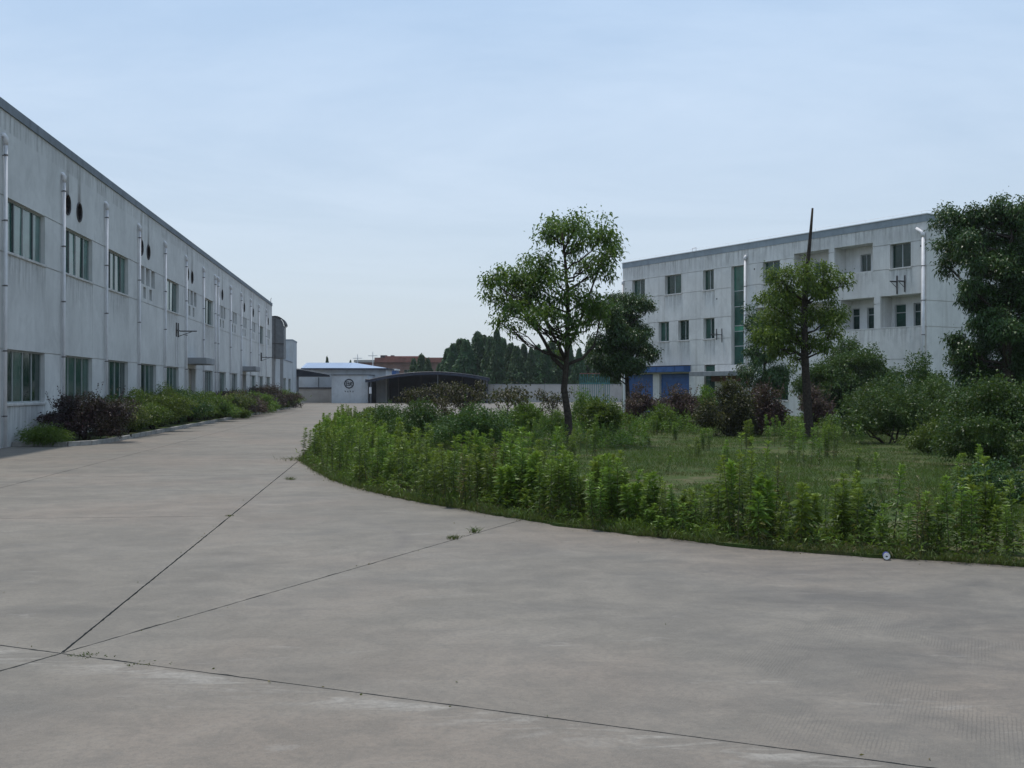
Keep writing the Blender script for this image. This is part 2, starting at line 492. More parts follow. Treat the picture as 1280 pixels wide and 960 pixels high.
# ------------------------------------------------------------------ ground, concrete yard
rnd = random.Random(7)
g = MB().quad((-1500, -300, -0.20), (1500, -300, -0.20), (1500, 2500, -0.20), (-1500, 2500, -0.20)).build('ground', M['ground'])
tag(g, 'flat open ground reaching out to the horizon', 'ground', kind='structure')

yard = MB().quad((-45, -12, -0.03), (60, -12, -0.03), (60, 175, -0.03), (-45, 175, -0.03)).build('concrete_yard', M['joint'])
tag(yard, 'worn grey concrete yard with dark dirt-filled joints', 'yard', kind='structure')

NODE = Vector((-2.905, 7.33))
E1 = Vector((-0.1100, 0.994)).normalized()       # along the factory
J2 = Vector((0.405, 1.0)).normalized()
J3 = Vector((0.907, -0.420)).normalized()


def split(poly, p, d):
    """cut a polygon with the line through p along d; returns (left part, right part)"""
    n = Vector((-d.y, d.x))
    Lp, Rp = [], []
    for i in range(len(poly)):
        a, b = poly[i], poly[(i + 1) % len(poly)]
        da, db = (a - p).dot(n), (b - p).dot(n)
        (Lp if da >= 0 else Rp).append(a)
        if (da >= 0) != (db >= 0):
            q = a + (b - a) * (da / (da - db))
            Lp.append(q); Rp.append(q)
    return Lp, Rp


slabs = []
root = [Vector(p) for p in ((-44, -11), (59, -11), (59, 174), (-44, 174))]
up, low = split(root, NODE, J3)
l1, l2 = split(low, NODE, J2)
slabs += [l1, l2]
ul, ur = split(up, NODE, J2)
far_r, near_r = split(ur, Vector((0, 64)), Vector((1, 0.1)))
slabs += [near_r, far_r]
left, wedge = split(ul, NODE, E1)
wf, wn_ = split(wedge, Vector((0, 40)), Vector((1, 0.11)))
slabs.append(wn_); slabs.append(wf)
cols = []
for off in (4.55, 9.6):
    n = Vector((-E1.y, E1.x))
    a, left = split(left, NODE + n * off, E1)[::-1]
    cols.append(a)
cols.append(left)
for ci, c in enumerate(cols):
    y = (15.05, 13.2, 16.4)[ci]
    while y < 120:
        a, b = split(c, Vector((-6, y)), Vector((0.994, 0.110)))
        if len(b) > 2: slabs.append(b)
        c = a
        y += 7.5 if y < 50 else 18
    slabs.append(c)


def slab_mesh(poly, gap):
    # inset the straight outline by the half joint, then fray it
    n = len(poly)
    ctr = sum(poly, Vector((0, 0))) / n
    ins = []
    for i in range(n):
        p0, p1, p2 = poly[i - 1], poly[i], poly[(i + 1) % n]
        d1 = (p1 - p0).normalized(); d2 = (p2 - p1).normalized()
        n1 = Vector((-d1.y, d1.x)); n2 = Vector((-d2.y, d2.x))
        if (ctr - p1).dot(n1) < 0: n1 = -n1
        if (ctr - p1).dot(n2) < 0: n2 = -n2
        k = 1 + n1.dot(n2)
        ins.append(p1 + (n1 + n2) * (gap / max(k, 0.35)))
    pts = []
    for i in range(n):
        a, b = ins[i], ins[(i + 1) % n]
        L = (b - a).length
        if L < 1e-4: continue
        d = (b - a) / L
        nn = Vector((-d.y, d.x))
        if (ctr - a).dot(nn) < 0: nn = -nn
        t = 0.0; chip = 0
        while t < L:
            q = a + d * t
            dist = q.length
            w = 0.0 if t == 0 else abs(rnd.gauss(0, 0.003))
            if dist < 16:
                if rnd.random() < 0.010: chip = rnd.randint(2, 5)
                if chip: w += rnd.uniform(0.004, 0.014); chip -= 1
            pts.append(q + nn * w)
            t += 0.055 if dist < 14 else (0.3 if dist < 40 else 3.0)
    m = MB()
    k = len(pts)
    m.v = [(p.x, p.y, 0.0) for p in pts] + [(p.x, p.y, -0.028) for p in pts]
    m.f.append(tuple(range(k)))
    for i in range(k):
        m.f.append((i, i + k, (i + 1) % k + k, (i + 1) % k))
    return m


for i, s in enumerate(slabs):
    if len(s) < 3: continue
    slab_mesh(s, 0.0065 if i not in (2, 3) else 0.0035).build('slab', M['concrete'], yard)

# planted island: soil sheet with a ragged rim, lying on the concrete
edge_px = [(1420, 717), (1280, 709), (1200, 704), (1100, 697), (1000, 690), (900, 681), (800, 670), (700, 657), (650, 649), (600, 641), (520, 627),
           (460, 614), (420, 602), (393, 588), (379, 578)]
EDGE = [Vector(G(*p)) for p in edge_px]
EDGE += [Vector(p) for p in ((-5.05, 27.6), (-5.5, 31), (-6.4, 40), (-7.6, 50))]
BACK = [Vector(p) for p in ((-7.0, 53), (-3, 56), (2, 62), (4, 74), (5, 92), (58, 110), (58, 12), (EDGE[0].x + 3, EDGE[0].y - 0.5))]


def along(line, step, jit=0.0, r=rnd):
    out = []
    for a, b in zip(line, line[1:]):
        L = (b - a).length; k = max(1, int(L / step))
        d = (b - a) / L; nn = Vector((-d.y, d.x))
        for j in range(k):
            out.append(a + (b - a) * (j / k) + nn * r.uniform(-jit, jit))
    out.append(line[-1])
    return out


rim = along(EDGE, 0.12, 0.035)
for i_, p_ in enumerate(rim):
    p_.y += .05 * math.sin(i_ * .21) + .04 * math.sin(i_ * .57 + 1)
isl = MB()
pts = rim + BACK
k = len(pts)
isl.v = [(p.x, p.y, 0.035) for p in pts] + [(p.x, p.y, 0.001) for p in pts]
isl.f.append(tuple(range(k)))
for i in range(k): isl.f.append((i, (i + 1) % k, (i + 1) % k + k, i + k))
lawn = isl.build('lawn', M['soil'])
tag(lawn, 'rough lawn of the planted island with bare soil patches', 'lawn', kind='structure')

# ------------------------------------------------------------------ wall with openings


def wall(L, H, holes, mat, name, parent, x0=0.0, z0=0.0, circles=()):
    """front wall in the local plane y=0, y pointing inwards. holes: (x0,x1,z0,z1,depth,has_back)"""
    m = MB()
    allh = list(holes) + [(c[0] - c[2] * 1.1, c[0] + c[2] * 1.1, c[1] - c[2] * 1.1, c[1] + c[2] * 1.1, 0, False) for c in circles]
    zs = sorted({z0, z0 + H} | {h[2] for h in allh} | {h[3] for h in allh})
    zs = [z for z in zs if z0 <= z <= z0 + H]
    for za, zb in zip(zs, zs[1:]):
        if zb - za < 1e-6: continue
        zm = (za + zb) / 2
        row = sorted((h[0], h[1]) for h in allh if h[2] < zm < h[3])
        x = x0
        for a, b in row + [(x0 + L, x0 + L)]:
            if a > x + 1e-6: m.quad((x, 0, za), (a, 0, za), (a, 0, zb), (x, 0, zb))
            x = max(x, b)
    for a, b, c, d, dep, back in holes:
        m.quad((a, 0, c), (a, 0, d), (a, dep, d), (a, dep, c)); m.quad((b, 0, d), (b, 0, c), (b, dep, c), (b, dep, d))
        m.quad((a, 0, d), (b, 0, d), (b, dep, d), (a, dep, d)); m.quad((b, 0, c), (a, 0, c), (a, dep, c), (b, dep, c))
        if back: m.quad((a, dep, c), (b, dep, c), (b, dep, d), (a, dep, d))
    for cx, cz, r in circles:
        N = 24; R1 = r * 1.1
        for i in range(N):
            t0, t1 = 2 * math.pi * i / N, 2 * math.pi * (i + 1) / N
            def sq(t):
                c, s_ = math.cos(t), math.sin(t); k_ = R1 / max(abs(c), abs(s_)); return (cx + c * k_, 0, cz + s_ * k_)
            ci = lambda t, y=0: (cx + math.cos(t) * r, y, cz + math.sin(t) * r)
            m.quad(ci(t0), sq(t0), sq(t1), ci(t1))
            if abs(math.cos(t0)) > 0 and (math.floor((t0 - math.pi / 4) / (math.pi / 2)) != math.floor((t1 - 1e-9 - math.pi / 4) / (math.pi / 2))):
                pass
            m.quad(ci(t0), ci(t1), ci(t1, .22), ci(t0, .22))
    return m.build(name, mat, parent)


def grooves_h(z, x0, x1, skip, w=0.035, dep=0.03):
    """a recessed horizontal score line, broken where openings (x ranges) are"""
    out = []; x = x0
    for a, b in sorted(skip) + [(x1, x1)]:
        if a - x > 0.02: out.append((x, a, z - w / 2, z + w / 2, dep, True))
        x = max(x, b)
    return out


_meshcache = {}


def window(parent, x0, x1, z0, z1, dep, n, glasses, frame='frame', r=rnd, mull=0.045, transom=None, sill=True, label=None, dark_stiles=False):
    W, H = x1 - x0, z1 - z0
    key = ('win', round(W, 3), round(H, 3), n, frame, mull, transom, sill, dark_stiles)
    pw = (W - 0.05 * 2 - mull * (n - 1)) / n
    if key not in _meshcache:
        f = MB()
        t = 0.05
        f.box(0, W, -0.02, 0.05, 0, t).box(0, W, -0.02, 0.05, H - t, H).box(0, t, -0.02, 0.05, t, H - t).box(W - t, W, -0.02, 0.05, t, H - t)
        for i in range(1, n):
            xx = t + i * pw + (i - 1) * mull
            f.box(xx, xx + mull, -0.015 if i % 2 else -0.025, 0.045, t, H - t)
        if transom: f.box(t, W - t, -0.022, 0.048, transom, transom + 0.05)
        _meshcache[key] = f.mesh('window', M[frame])
        _meshcache[key + ('pane',)] = MB().box(0, pw, 0.012, 0.02, 0.05, H - 0.05).mesh('pane', M['glass'][0])
        _meshcache[key + ('sill',)] = MB().bbox(-0.04, W + 0.04, -dep - 0.05, 0.0, -0.075, -0.003, 0.008).mesh('sill', M['sill'])
    w = obj('window', _meshcache[key], parent, (x0, dep, z0))
    for i in range(n):
        me = _meshcache[key + ('pane',)]
        gl = r.choice(glasses)
        if me.materials[0] != gl:
            k2 = key + ('pane', gl.name)
            if k2 not in _meshcache:
                c = me.copy(); c.materials[0] = gl; _meshcache[k2] = c
            me = _meshcache[k2]
        obj('pane', me, w, (0.05 + i * (pw + mull), 0.004 * (i % 2), 0), (R(r.uniform(-0.5, 0.5)), 0, R(r.uniform(-0.5, 0.5))))
        if dark_stiles and i in (1, 3):
            k3 = key + ('stile',)
            if k3 not in _meshcache:
                _meshcache[k3] = MB().box(-mull - 0.015, 0.03, -0.04, 0.0, 0.05, H - 0.05).mesh('sash_stile', M['frame_dark'])
            obj('sash_stile', _meshcache[k3], w, (0.05 + i * (pw + mull), 0, 0))
    if sill: obj('sill', _meshcache[key + ('sill',)], w)
    if label: w['label'] = label
    return w


def drip(parent, x0, x1, z, h=1.45):
    return MB().quad((0, 0, -h), (x1 - x0, 0, -h), (x1 - x0, 0, 0), (0, 0, 0)).build('water_stain', M['drip'], parent, (x0, -0.003, z))


def drainpipe(parent, x, ztop, r=0.052, off=0.10, long_elbow=False):
    m = MB()
    m.tube([(0, -off, 0.02), (0, -off, ztop - 0.12)], r, 12)
    o = m.build('drainpipe', M['pipe'], parent, (x, 0, 0), smooth=True)
    h = MB()
    if long_elbow:
        h.tube([(0, -off, ztop - 0.2), (0, -off, ztop), (-0.12, -off * .9, ztop + 0.12), (-0.5, -0.05, ztop + 0.34)], [r * 1.15, r * 1.25, r * 1.1, r], 12)
    else:
        h.tube([(0, -off, ztop - 0.22), (0, -off, ztop - 0.02), (0, -off * .5, ztop + 0.06), (0, 0.05, ztop + 0.07)], [r * 1.3, r * 1.45, r * 1.35, r * 1.3], 12)
    h.build('pipe_elbow', M['pipe'], o, smooth=True)
    z = 0.9
    while z < ztop - 0.5:
        MB().tube([(0, -off, z), (0, -off, z + 0.045)], r * 1.18, 12).box(-0.012, 0.012, -off, 0.0, z + 0.01, z + 0.03).build('clamp', M['clamp'], o)
        z += 1.9
    return o


# ------------------------------------------------------------------ factory (long building at the left)
AL = math.atan2(E1.y, E1.x)
LB0 = (-11.18 - 0.1106 * 33.0, 33.0)
K = 1.0061                                     # facade metres per metre of distance
fac = empty('factory_building', (LB0[0], LB0[1], 0), AL)
tag(fac, 'long two-storey grey rendered factory hall with drainpipes along the left side of the yard', 'building')
BAY = 6.0 * K
UT, UB, LT, LBm, TOP = 7.38, 5.78, 2.90, 1.29, 10.14
upper = {0: 'w', 1: 'w', 2: 'w', 3: 'v', 4: 'w', 5: 'v', 6: 'w', 7: 'v', 8: 'v', 9: 'v', 10: 'v', 11: 'w', 12: 'v', -1: 'w', -2: 'v'}
fans = {1, 3, 5, 7, 9, 10, 12}
doors = {5, 9}
holes, wins, vents, circ = [], [], [], []
skip_u, skip_ub, skip_l = [], [], []
for b in range(-2, 13):
    x = b * BAY
    a0, a1 = x + 0.40, x + 4.20
    if b not in doors:
        holes.append((a0, a1, LBm, LT, 0.14, False)); wins.append((a0, a1, LBm, LT, False)); skip_l.append((a0, a1))
    else:
        holes.append((x + 1.25, x + 3.6, 0.05, LT, 0.30, False)); skip_l.append((x + 1.25, x + 3.6))
    if upper[b] == 'w':
        holes.append((a0, a1, UB, UT, 0.14, False)); wins.append((a0, a1, UB, UT, True)); skip_u.append((a0, a1)); skip_ub.append((a0, a1))
    else:
        for i in range(3):
            xa = x + 0.62 + i * 1.2
            holes.append((xa, xa + 0.85, 6.55, UT, 0.20, False)); vents.append((xa, xa + 0.85, 6.55, UT)); skip_u.append((xa, xa + 0.85))
        for i in range(2):
            xa = x + 1.25 + i * 1.35
            holes.append((xa, xa + 0.58, 5.91, 6.44, 0.20, False)); vents.append((xa, xa + 0.58, 5.91, 6.44))
    if b in fans:
        circ += [(x + 0.78, 8.18, 0.35), (x + 2.30, 8.15, 0.34)]
    # vertical score line under the pier edge
    holes.append((a1 + 0.004, a1 + 0.018, 3.0, 5.70, 0.012, True))
holes += grooves_h(UT - 0.012, -2 * BAY, 13 * BAY, skip_u)
holes += grooves_h(UB - 0.06, -2 * BAY, 13 * BAY, [(a - .01, b + .01) for a, b in skip_ub])
holes += grooves_h(LT - 0.012, -2 * BAY, 13 * BAY, skip_l)
LL = 13 * BAY
wall(15 * BAY, TOP - 0.28, holes, M['wall_left'], 'wall', fac, x0=-2 * BAY, circles=circ)
MB().box(-2 * BAY - 0.02, LL + 0.02, -0.05, 0.32, TOP - 0.28, TOP).build('parapet', M['coping'], fac)
e = MB()
e.quad((LL, 0, 0), (LL, 24, 0), (LL, 24, TOP - .28), (LL, 0, TOP - .28)); e.quad((-2 * BAY, 0, 0), (-2 * BAY, 24, 0), (-2 * BAY, 24, TOP - .28), (-2 * BAY, 0, TOP - .28))
e.quad((-2 * BAY, 24, 0), (LL, 24, 0), (LL, 24, TOP - .28), (-2 * BAY, 24, TOP - .28))
e.build('end_wall', M['wall_left'], fac)
MB().box(-2 * BAY + .05, LL - .05, 0.33, 23.9, TOP - 0.75, TOP - 0.6).build('roof', M['roofdeck'], fac)
for (a, b, c, d, up_) in wins:
    window(fac, a, b, c, d, 0.14, 4, M['glass_sky_painted'] if up_ else M['glass'], dark_stiles=up_)
    drip(fac, a - .05, b + .05, c - .085, 1.45 if up_ else 1.1)
for (a, b, c, d) in vents:
    k_ = ('vent', round(b - a, 3), round(d - c, 3))
    if k_ not in _meshcache:
        m = MB(); W, H = b - a, d - c
        m.quad((0, 0.0, 0), (W, 0.0, 0), (W, 0.0, H), (0, 0.0, H))
        m.box(0, W, -0.03, -0.004, 0, 0.03).box(0, 0.03, -0.03, -0.004, 0.03, H)
        _meshcache[k_] = m.mesh('vent_panel', M['recess'])
    obj('vent_panel', _meshcache[k_], fac, (a, 0.198, c))
for i, (cx, cz, r_) in enumerate(circ):
    N = 20
    fan = MB().poly([(math.cos(2 * math.pi * j / N) * r_ * .99, 0.21, math.sin(2 * math.pi * j / N) * r_ * .99) for j in range(N)]).build('fan_opening', M['dark'], fac, (cx, 0, cz))
    sl = MB()
    for j in range(N):
        q0, q1 = 2 * math.pi * j / N, 2 * math.pi * (j + 1) / N
        sl.quad((math.cos(q0) * r_ * .985, -.01, math.sin(q0) * r_ * .985), (math.cos(q1) * r_ * .985, -.01, math.sin(q1) * r_ * .985), (math.cos(q1) * r_ * .985, .21, math.sin(q1) * r_ * .985), (math.cos(q0) * r_ * .985, .21, math.sin(q0) * r_ * .985))
    sl.build('fan_hole_shade', M['dark'], fan)  # added near-black lining; like the disc, it paints the hole's shade
    # half-fallen rusty casing left in the hole
    t0 = rnd.uniform(-0.4, 0.3)
    sh = MB().poly([(math.cos(t0 + math.pi + math.pi * j / 10) * r_ * .96, 0.10, math.sin(t0 + math.pi + math.pi * j / 10) * r_ * .96) for j in range(11)])
    sh.build('fan_casing', M['rustfan'], fan, (0, 0, 0), (0, 0, 0))
    ring = MB().tube([(math.cos(2 * math.pi * j / 24) * r_, -0.012, math.sin(2 * math.pi * j / 24) * r_) for j in range(25)], 0.03, 6, False)
    ring.build('fan_ring', M['iron'], fan)
    bl = MB()
    for q in range(3):
        t = t0 + q * 2.1
        c_, s_ = math.cos(t), math.sin(t)
        bl.poly([(c_ * .06 - s_ * .05, .16, s_ * .06 + c_ * .05), (c_ * r_ * .85 - s_ * .14, .14, s_ * r_ * .85 + c_ * .14), (c_ * r_ * .85 + s_ * .1, .18, s_ * r_ * .85 - c_ * .1), (c_ * .06 + s_ * .05, .18, s_ * .06 - c_ * .05)])
    bl.build('fan_blade', M['iron'], fan)
    st = MB().quad((-0.22, 0, 0), (0.22, 0, 0), (0.22, 0, 1.62), (-0.22, 0, 1.62)).build('rust_stain', M['stain'], fac, (cx, -0.004, cz + r_ * 0.72))
for b in range(-2, 14):
    if b == 13: continue
    drainpipe(fac, b * BAY + (0.02 if b else 0.02), 9.05)
drainpipe(fac, 7 * BAY - 1.3, 9.05)
# concrete door canopies with their doors
for b in sorted(doors):
    x = b * BAY
    cpy = MB().bbox(x + 0.72, x + 3.75, -1.08, 0.0, 3.16, 3.50, 0.02).build('canopy', M['canopy'], fac)
    MB().box(x + 0.75, x + 3.72, -1.05, -0.04, 3.13, 3.157).build('canopy_soffit', M['canopy'], cpy)
    dr = MB().box(x + 1.30, x + 3.55, 0.24, 0.29, 0.06, LT - 0.05).build('door', M['door'], fac)
    for q in range(2):
        MB().bbox(x + 1.36 + q * 1.1, x + 2.36 + q * 1.1, 0.215, 0.238, 0.2, LT - 0.2, 0.012).build('door_leaf', M['door'], dr)
    MB().tube([(x + 2.40, 0.16, 1.0), (x + 2.40, 0.16, 1.25)], 0.016, 8).build('handle', M['iron'], dr)
    MB().box(x + 1.1, x + 3.75, -1.0, -0.005, 0.012, 0.05).build('door_step', M['ceramic'], fac)
# steel brackets that carried wires
for xb, zt in ((27.45, 5.26), (68.4, 5.0)):
    br = MB().box(0, 0.05, -0.06, -0.002, -0.75, 0).box(0.55, 0.60, -0.06, -0.002, -0.75, 0).box(-0.05, 0.65, -0.11, -0.06, -0.44, -0.38).build('bracket', M['iron'], fac, (xb, 0, zt))
    MB().box(0.56, 0.61, -1.0, -0.11, -0.455, -0.395).build('bracket_arm', M['iron'], br)
    MB().tube([(0.58, -0.06, -0.70), (0.585, -0.72, -0.46)], 0.018, 6).build('brace', M['iron'], br)
    for q in (0.03, 0.57):
        MB().tube([(q, -0.03, -0.75), (q, -0.025, -zt + 2.95)], 0.022, 6).build('conduit', M['pipe'], br)
# lightning conductor strip on short studs along the roof edge
lc = MB().tube([(-2 * BAY, 0.1, TOP + 0.10), (LL, 0.1, TOP + 0.10)], 0.008, 4)
for q in range(0, 91, 2): lc.tube([(-2 * BAY + q, 0.1, TOP), (-2 * BAY + q, 0.1, TOP + 0.11)], 0.008, 4)
lc.tube([(LL - .1, .1, TOP), (LL - .1, .1, TOP + .35), (LL + .35, .1, TOP + .55)], 0.03, 5)
lc.build('lightning_wire', M['iron'], fac)

# planting bed with kerbstones in front of the factory
bed = MB()
bp = [(0.9, -0.02), (0.9, -1.6), (1.6, -2.1), (3, -2.25), (5.9 * BAY - 1, -2.25), (77, -2.25), (78, -0.02)]
bed.poly([(x, y, 0.10) for x, y in bp])
bedo = bed.build('planting_bed', M['soil'], None, (LB0[0], LB0[1], 0), (0, 0, AL))
tag(bedo, 'narrow soil planting bed along the factory wall', 'planting bed', kind='structure')
kl = [Vector(p) for p in bp]
for a, b in zip(kl[:-1], kl[1:]):
    L = (b - a).length; n = max(1, round(L / 0.95)) if L > 1.2 else max(1, round(L / 0.5)); d = (b - a) / L; ang = math.atan2(d.y, d.x)
    for i in range(n):
        p = a + d * (L * i / n)
        if p.x > 40 and i % 1: continue
        l_ = L / n
        kk = ('kerb', round(l_, 2))
        if kk not in _meshcache: _meshcache[kk] = MB().bbox(0.004, l_ - 0.004, -0.06, 0.06, 0.0, 0.14, 0.012).mesh('kerbstone', M['ceramic'])
        obj('kerbstone', _meshcache[kk], bedo, (p.x, p.y, rnd.uniform(-0.006, 0.004)), (0, rnd.uniform(-.01, .01), ang + rnd.uniform(-.012, .012)))

# ------------------------------------------------------------------ annex and filter housing past the factory's end
def fl(Y, off=0.0, z=0.0):
    """world point beside the factory line, off metres out from the wall line"""
    n = Vector((0.994, 0.110)); return Vector((-11.18 - 0.1106 * Y, Y, 0)) + Vector((n.x * off, n.y * off, z))


dh = empty('filter_housing', fl(112.3), AL)
tag(dh, 'tall dark round-topped sheet metal filter housing beside the far end of the factory', 'housing')
m = MB()
prof = [(-0.95 * math.cos(math.pi * j / 12), 8.05 + 0.95 * math.sin(math.pi * j / 12)) for j in range(13)]
for a, b in zip(prof, prof[1:]):
    m.quad((-0.15, a[0] * 1.08 - .15, a[1]), (-0.15, b[0] * 1.08 - .15, b[1]), (2.8, b[0] * 1.08 - .15, b[1]), (2.8, a[0] * 1.08 - .15, a[1]))
    m.quad((-0.15, a[0] * .98 - .15, a[1] - .09), (-0.15, b[0] * .98 - .15, b[1] - .09), (2.8, b[0] * .98 - .15, b[1] - .09), (2.8, a[0] * .98 - .15, a[1] - .09))
    m.quad((-0.15, a[0] * 1.08 - .15, a[1]), (-0.15, b[0] * 1.08 - .15, b[1]), (-0.15, b[0] * .98 - .15, b[1] - .09), (-0.15, a[0] * .98 - .15, a[1] - .09))
m.build('hood', M['darksheet'], dh)
MB().poly([(0, x - .15, z) for x, z in [(-.85, 4.8)] + [(p[0] * .92, p[1] - .1) for p in prof] + [(.85, 4.8)]]).box(0.01, 2.6, -1.0, 0.7, 4.8, 8.0).build('housing_body', M['greyside'], dh)
MB().box(-0.03, 0.0, -1.02, 0.72, 6.2, 6.28).box(-0.03, 0.0, -0.2, -0.12, 4.8, 8.7).build('housing_rib', M['iron'], dh)
for yy in (-0.95, -0.15, 0.55):
    MB().bbox(0.1, 0.45, yy, yy + 0.3, 0, 4.79, 0.02).build('post', M['canopy'], dh)

an = empty('annex_building', fl(113.5), AL)
tag(an, 'low grey annex with two narrow windows and a squat tower past the factory', 'building')
hs = [(9.6, 13.2, 1.37, 2.97, .14, False), (16.2, 19.6, 1.37, 2.97, .14, False)]
wall(21.6, 4.9, hs, M['annex'], 'wall', an)
for h_ in hs: window(an, *h_[:4], 0.14, 3, M['glass'])
MB().box(-0.02, 21.62, -0.04, 6, 4.901, 5.0).build('roof', M['coping'], an)
tw = MB()
tw.box(21.65, 28.2, -0.02, 9, 0, 7.5)
two = tw.build('tower', M['annex'], an)
MB().box(21.6, 28.25, -0.06, 9.05, 7.501, 7.68).build('parapet', M['coping_right'], two)
MB().box(21.58, 21.64, 0.75, 1.6, 5.75, 6.55).build('window', M['frame_dark'], two)

# ------------------------------------------------------------------ shed with the round sign
SY = 142.0
sh = empty('storage_shed', (P(366, 0, SY).x, SY, 0))
tag(sh, 'low white shed with pale blue metal roof and a round emblem on its wall', 'shed')
s1 = SY / F      # metres per photo pixel at this distance
X = lambda px: (px - 366) * s1
Zs = lambda y: CH + (HY - y) * s1
MB().box(X(414.5), X(460), 0.0, 6.0, 0.0, Zs(469)).build('wall', M['shedwall'], sh)
MB().box(X(413.5), X(461), -0.12, 6.05, Zs(469) + .003, Zs(467.8)).build('wall_coping', M['greyside'], sh)
MB().box(X(350), X(476), 6.1, 13.0, 0.0, Zs(460.2)).build('rear_wall', M['shedwall'], sh)
MB().box(X(475.4), X(477), 6.0, 6.09, 0.0, Zs(460.5)).build('corner_pipe', M['white'], sh)
rf = MB()
ey0, ey1, zr, ze = -0.6 + 6.0, 13.4, Zs(451.2), Zs(459.2)
rx0, rx1 = X(366), X(478.5)
rf.quad((rx0, ey0, ze), (rx1, ey0, ze), (X(431), 9.5, zr), (rx0, 9.5, zr)); rf.quad((rx1, ey1, ze), (rx0, ey1, ze), (rx0, 9.5, zr), (X(431), 9.5, zr))
rf.poly([(rx1, ey0, ze), (rx1, ey1, ze), (X(431), 9.5, zr)])
rf.quad((rx0, ey0, ze - .14), (rx1, ey0, ze - .14), (rx1, ey1, ze - .14), (rx0, ey1, ze - .14))
rfo = rf.build('roof', M['blueroof'], sh)
MB().box(rx0, rx1, ey0 - .04, ey0 - .002, ze - .16, ze + .01).box(rx1 + .002, rx1 + .04, ey0, ey1, ze - .16, ze + .01).build('fascia', M['navy'], rfo)
rb = MB()
for q in range(1, 16):
    xx = rx0 + q * (X(431) - rx0) / 16
    rb.tube([(xx, ey0, ze + .02), (xx, 9.5, zr + .02)], 0.025, 4, False)
rb.build('roof_rib', M['blueroof'], rfo)
# open lean-to bay at the left with beam, posts and a half-height wall
lt = MB()
lt.poly([(X(365), -1.0, Zs(459.6)), (X(413.8), -1.0, Zs(468.2)), (X(413.8), 1.0, Zs(467.6)), (X(365), 1.0, Zs(459.4))])
lt.poly([(X(365), -1.0, Zs(460.2)), (X(413.8), -1.0, Zs(468.8)), (X(413.8), -1.0, Zs(470.6)), (X(365), -1.0, Zs(470.6))])
lto = lt.build('canopy', M['darksheet'], sh)
MB().box(X(366), X(414), -1.1, -0.98, Zs(471.2), Zs(470.2)).build('beam', M['iron'], sh)
MB().box(X(366), X(371.2), -0.9, 1.2, 0, Zs(461.5)).build('side_wall', M['greyside'], sh)
for px in (373.6, 388):
    MB().box(X(px), X(px) + .14, -0.9 if px < 380 else 5.6, (-0.76 if px < 380 else 5.74), 0, Zs(471)).build('post', M['greyside'], sh)
MB().box(X(360), X(414.3), 4.5, 4.62, Zs(486.2), Zs(484.0)).build('rail', M['iron'], sh)
MB().box(X(360), X(414.3), 4.62, 4.8, 0.0, Zs(486.3)).build('low_wall', M['boundary'], sh)
# emblem: ring, two strokes figures, four small characters below (illegible in the photo)
cx, cz, rr_ = X(436.3), Zs(479.6), 5.4 * s1
MB().tube([(cx + math.cos(2 * math.pi * j / 40) * rr_, -0.02, cz + math.sin(2 * math.pi * j / 40) * rr_) for j in range(41)], 0.075, 6, False).build('emblem_ring', M['logo'], sh)
em = MB()
def stroke(pts, w=.055):
    em.tube([(cx + x, -0.02, cz + z) for x, z in pts], w, 5)
stroke([(-.32, -.26), (-.32, .26), (-.05, .22), (-.02, .08), (-.28, .02), (0, -.05), (.02, -.22), (-.32, -.26)])
stroke([(.06, .12), (.34, -.22)]); stroke([(.34, .16), (.06, -.24)]); stroke([(.20, .2), (.40, .05)])
em.build('emblem_character', M['logo'], sh)
for q in range(4):
    ch = MB(); w = .1
    bx = cx - .55 + q * .32
    ch.tube([(bx, -.015, cz - .95), (bx + .16, -.015, cz - .95)], .02, 4).tube([(bx + .08, -.015, cz - .86), (bx + .08, -.015, cz - 1.04)], .02, 4)
    if q % 2: ch.tube([(bx, -.015, cz - 1.04), (bx + .16, -.015, cz - 1.04)], .02, 4)
    else: ch.tube([(bx, -.015, cz - .87), (bx + .15, -.015, cz - 1.03)], .02, 4)
    ch.build('sign_character', M['logo'], sh)

# dark open shed with a shallow arched roof
BY = 141.0
bs = empty('arched_shed', (P(461, 0, BY).x, BY, 0))
tag(bs, 'long dark open-fronted shed under a shallow arched roof', 'shed')
s2 = BY / F
Lb = (608 - 461) * s2
def zarch(x):
    t = x / Lb
    return CH + (HY - 474) * s2 + 0.85 * (1 - (2 * t - 1.08) ** 2 if t > 0 else -0.1)
ar, fa = MB(), MB()
N = 28
for i in range(N):
    xa, xb = -0.4 + (Lb + .8) * i / N, -0.4 + (Lb + .8) * (i + 1) / N
    za, zb = zarch(xa), zarch(xb)
    ar.quad((xa, -.3, za), (xb, -.3, zb), (xb, 11, zb), (xa, 11, za)); ar.quad((xa, -.3, za - .06), (xb, -.3, zb - .06), (xb, 11, zb - .06), (xa, 11, za - .06))
    fa.quad((xa, -.32, za - .30), (xb, -.32, zb - .30), (xb, -.32, zb + .03), (xa, -.32, za + .03))
aro = ar.build('roof', M['darksheet'], bs)
fa.build('fascia', M['navy'], aro)
MB().tube([(-0.4 + (Lb + .8) * i / N, -.36, zarch(-0.4 + (Lb + .8) * i / N) + .05) for i in range(N + 1)], 0.05, 5).build('gutter', M['navy'], aro)
MB().poly([(0, 10.85, 0), (Lb, 10.85, 0)] + [(Lb * (1 - i / N), 10.85, zarch(Lb * (1 - i / N)) - .06) for i in range(N + 1)]).build('rear_wall', M['darksheet'], bs)
MB().box(-.02, .08, .0, 10.8, 0, zarch(0.03) - .07).build('side_wall', M['darksheet'], bs)
MB().box(Lb - .08, Lb, .0, 10.8, 0, zarch(Lb) - .07).build('side_wall', M['darksheet'], bs)
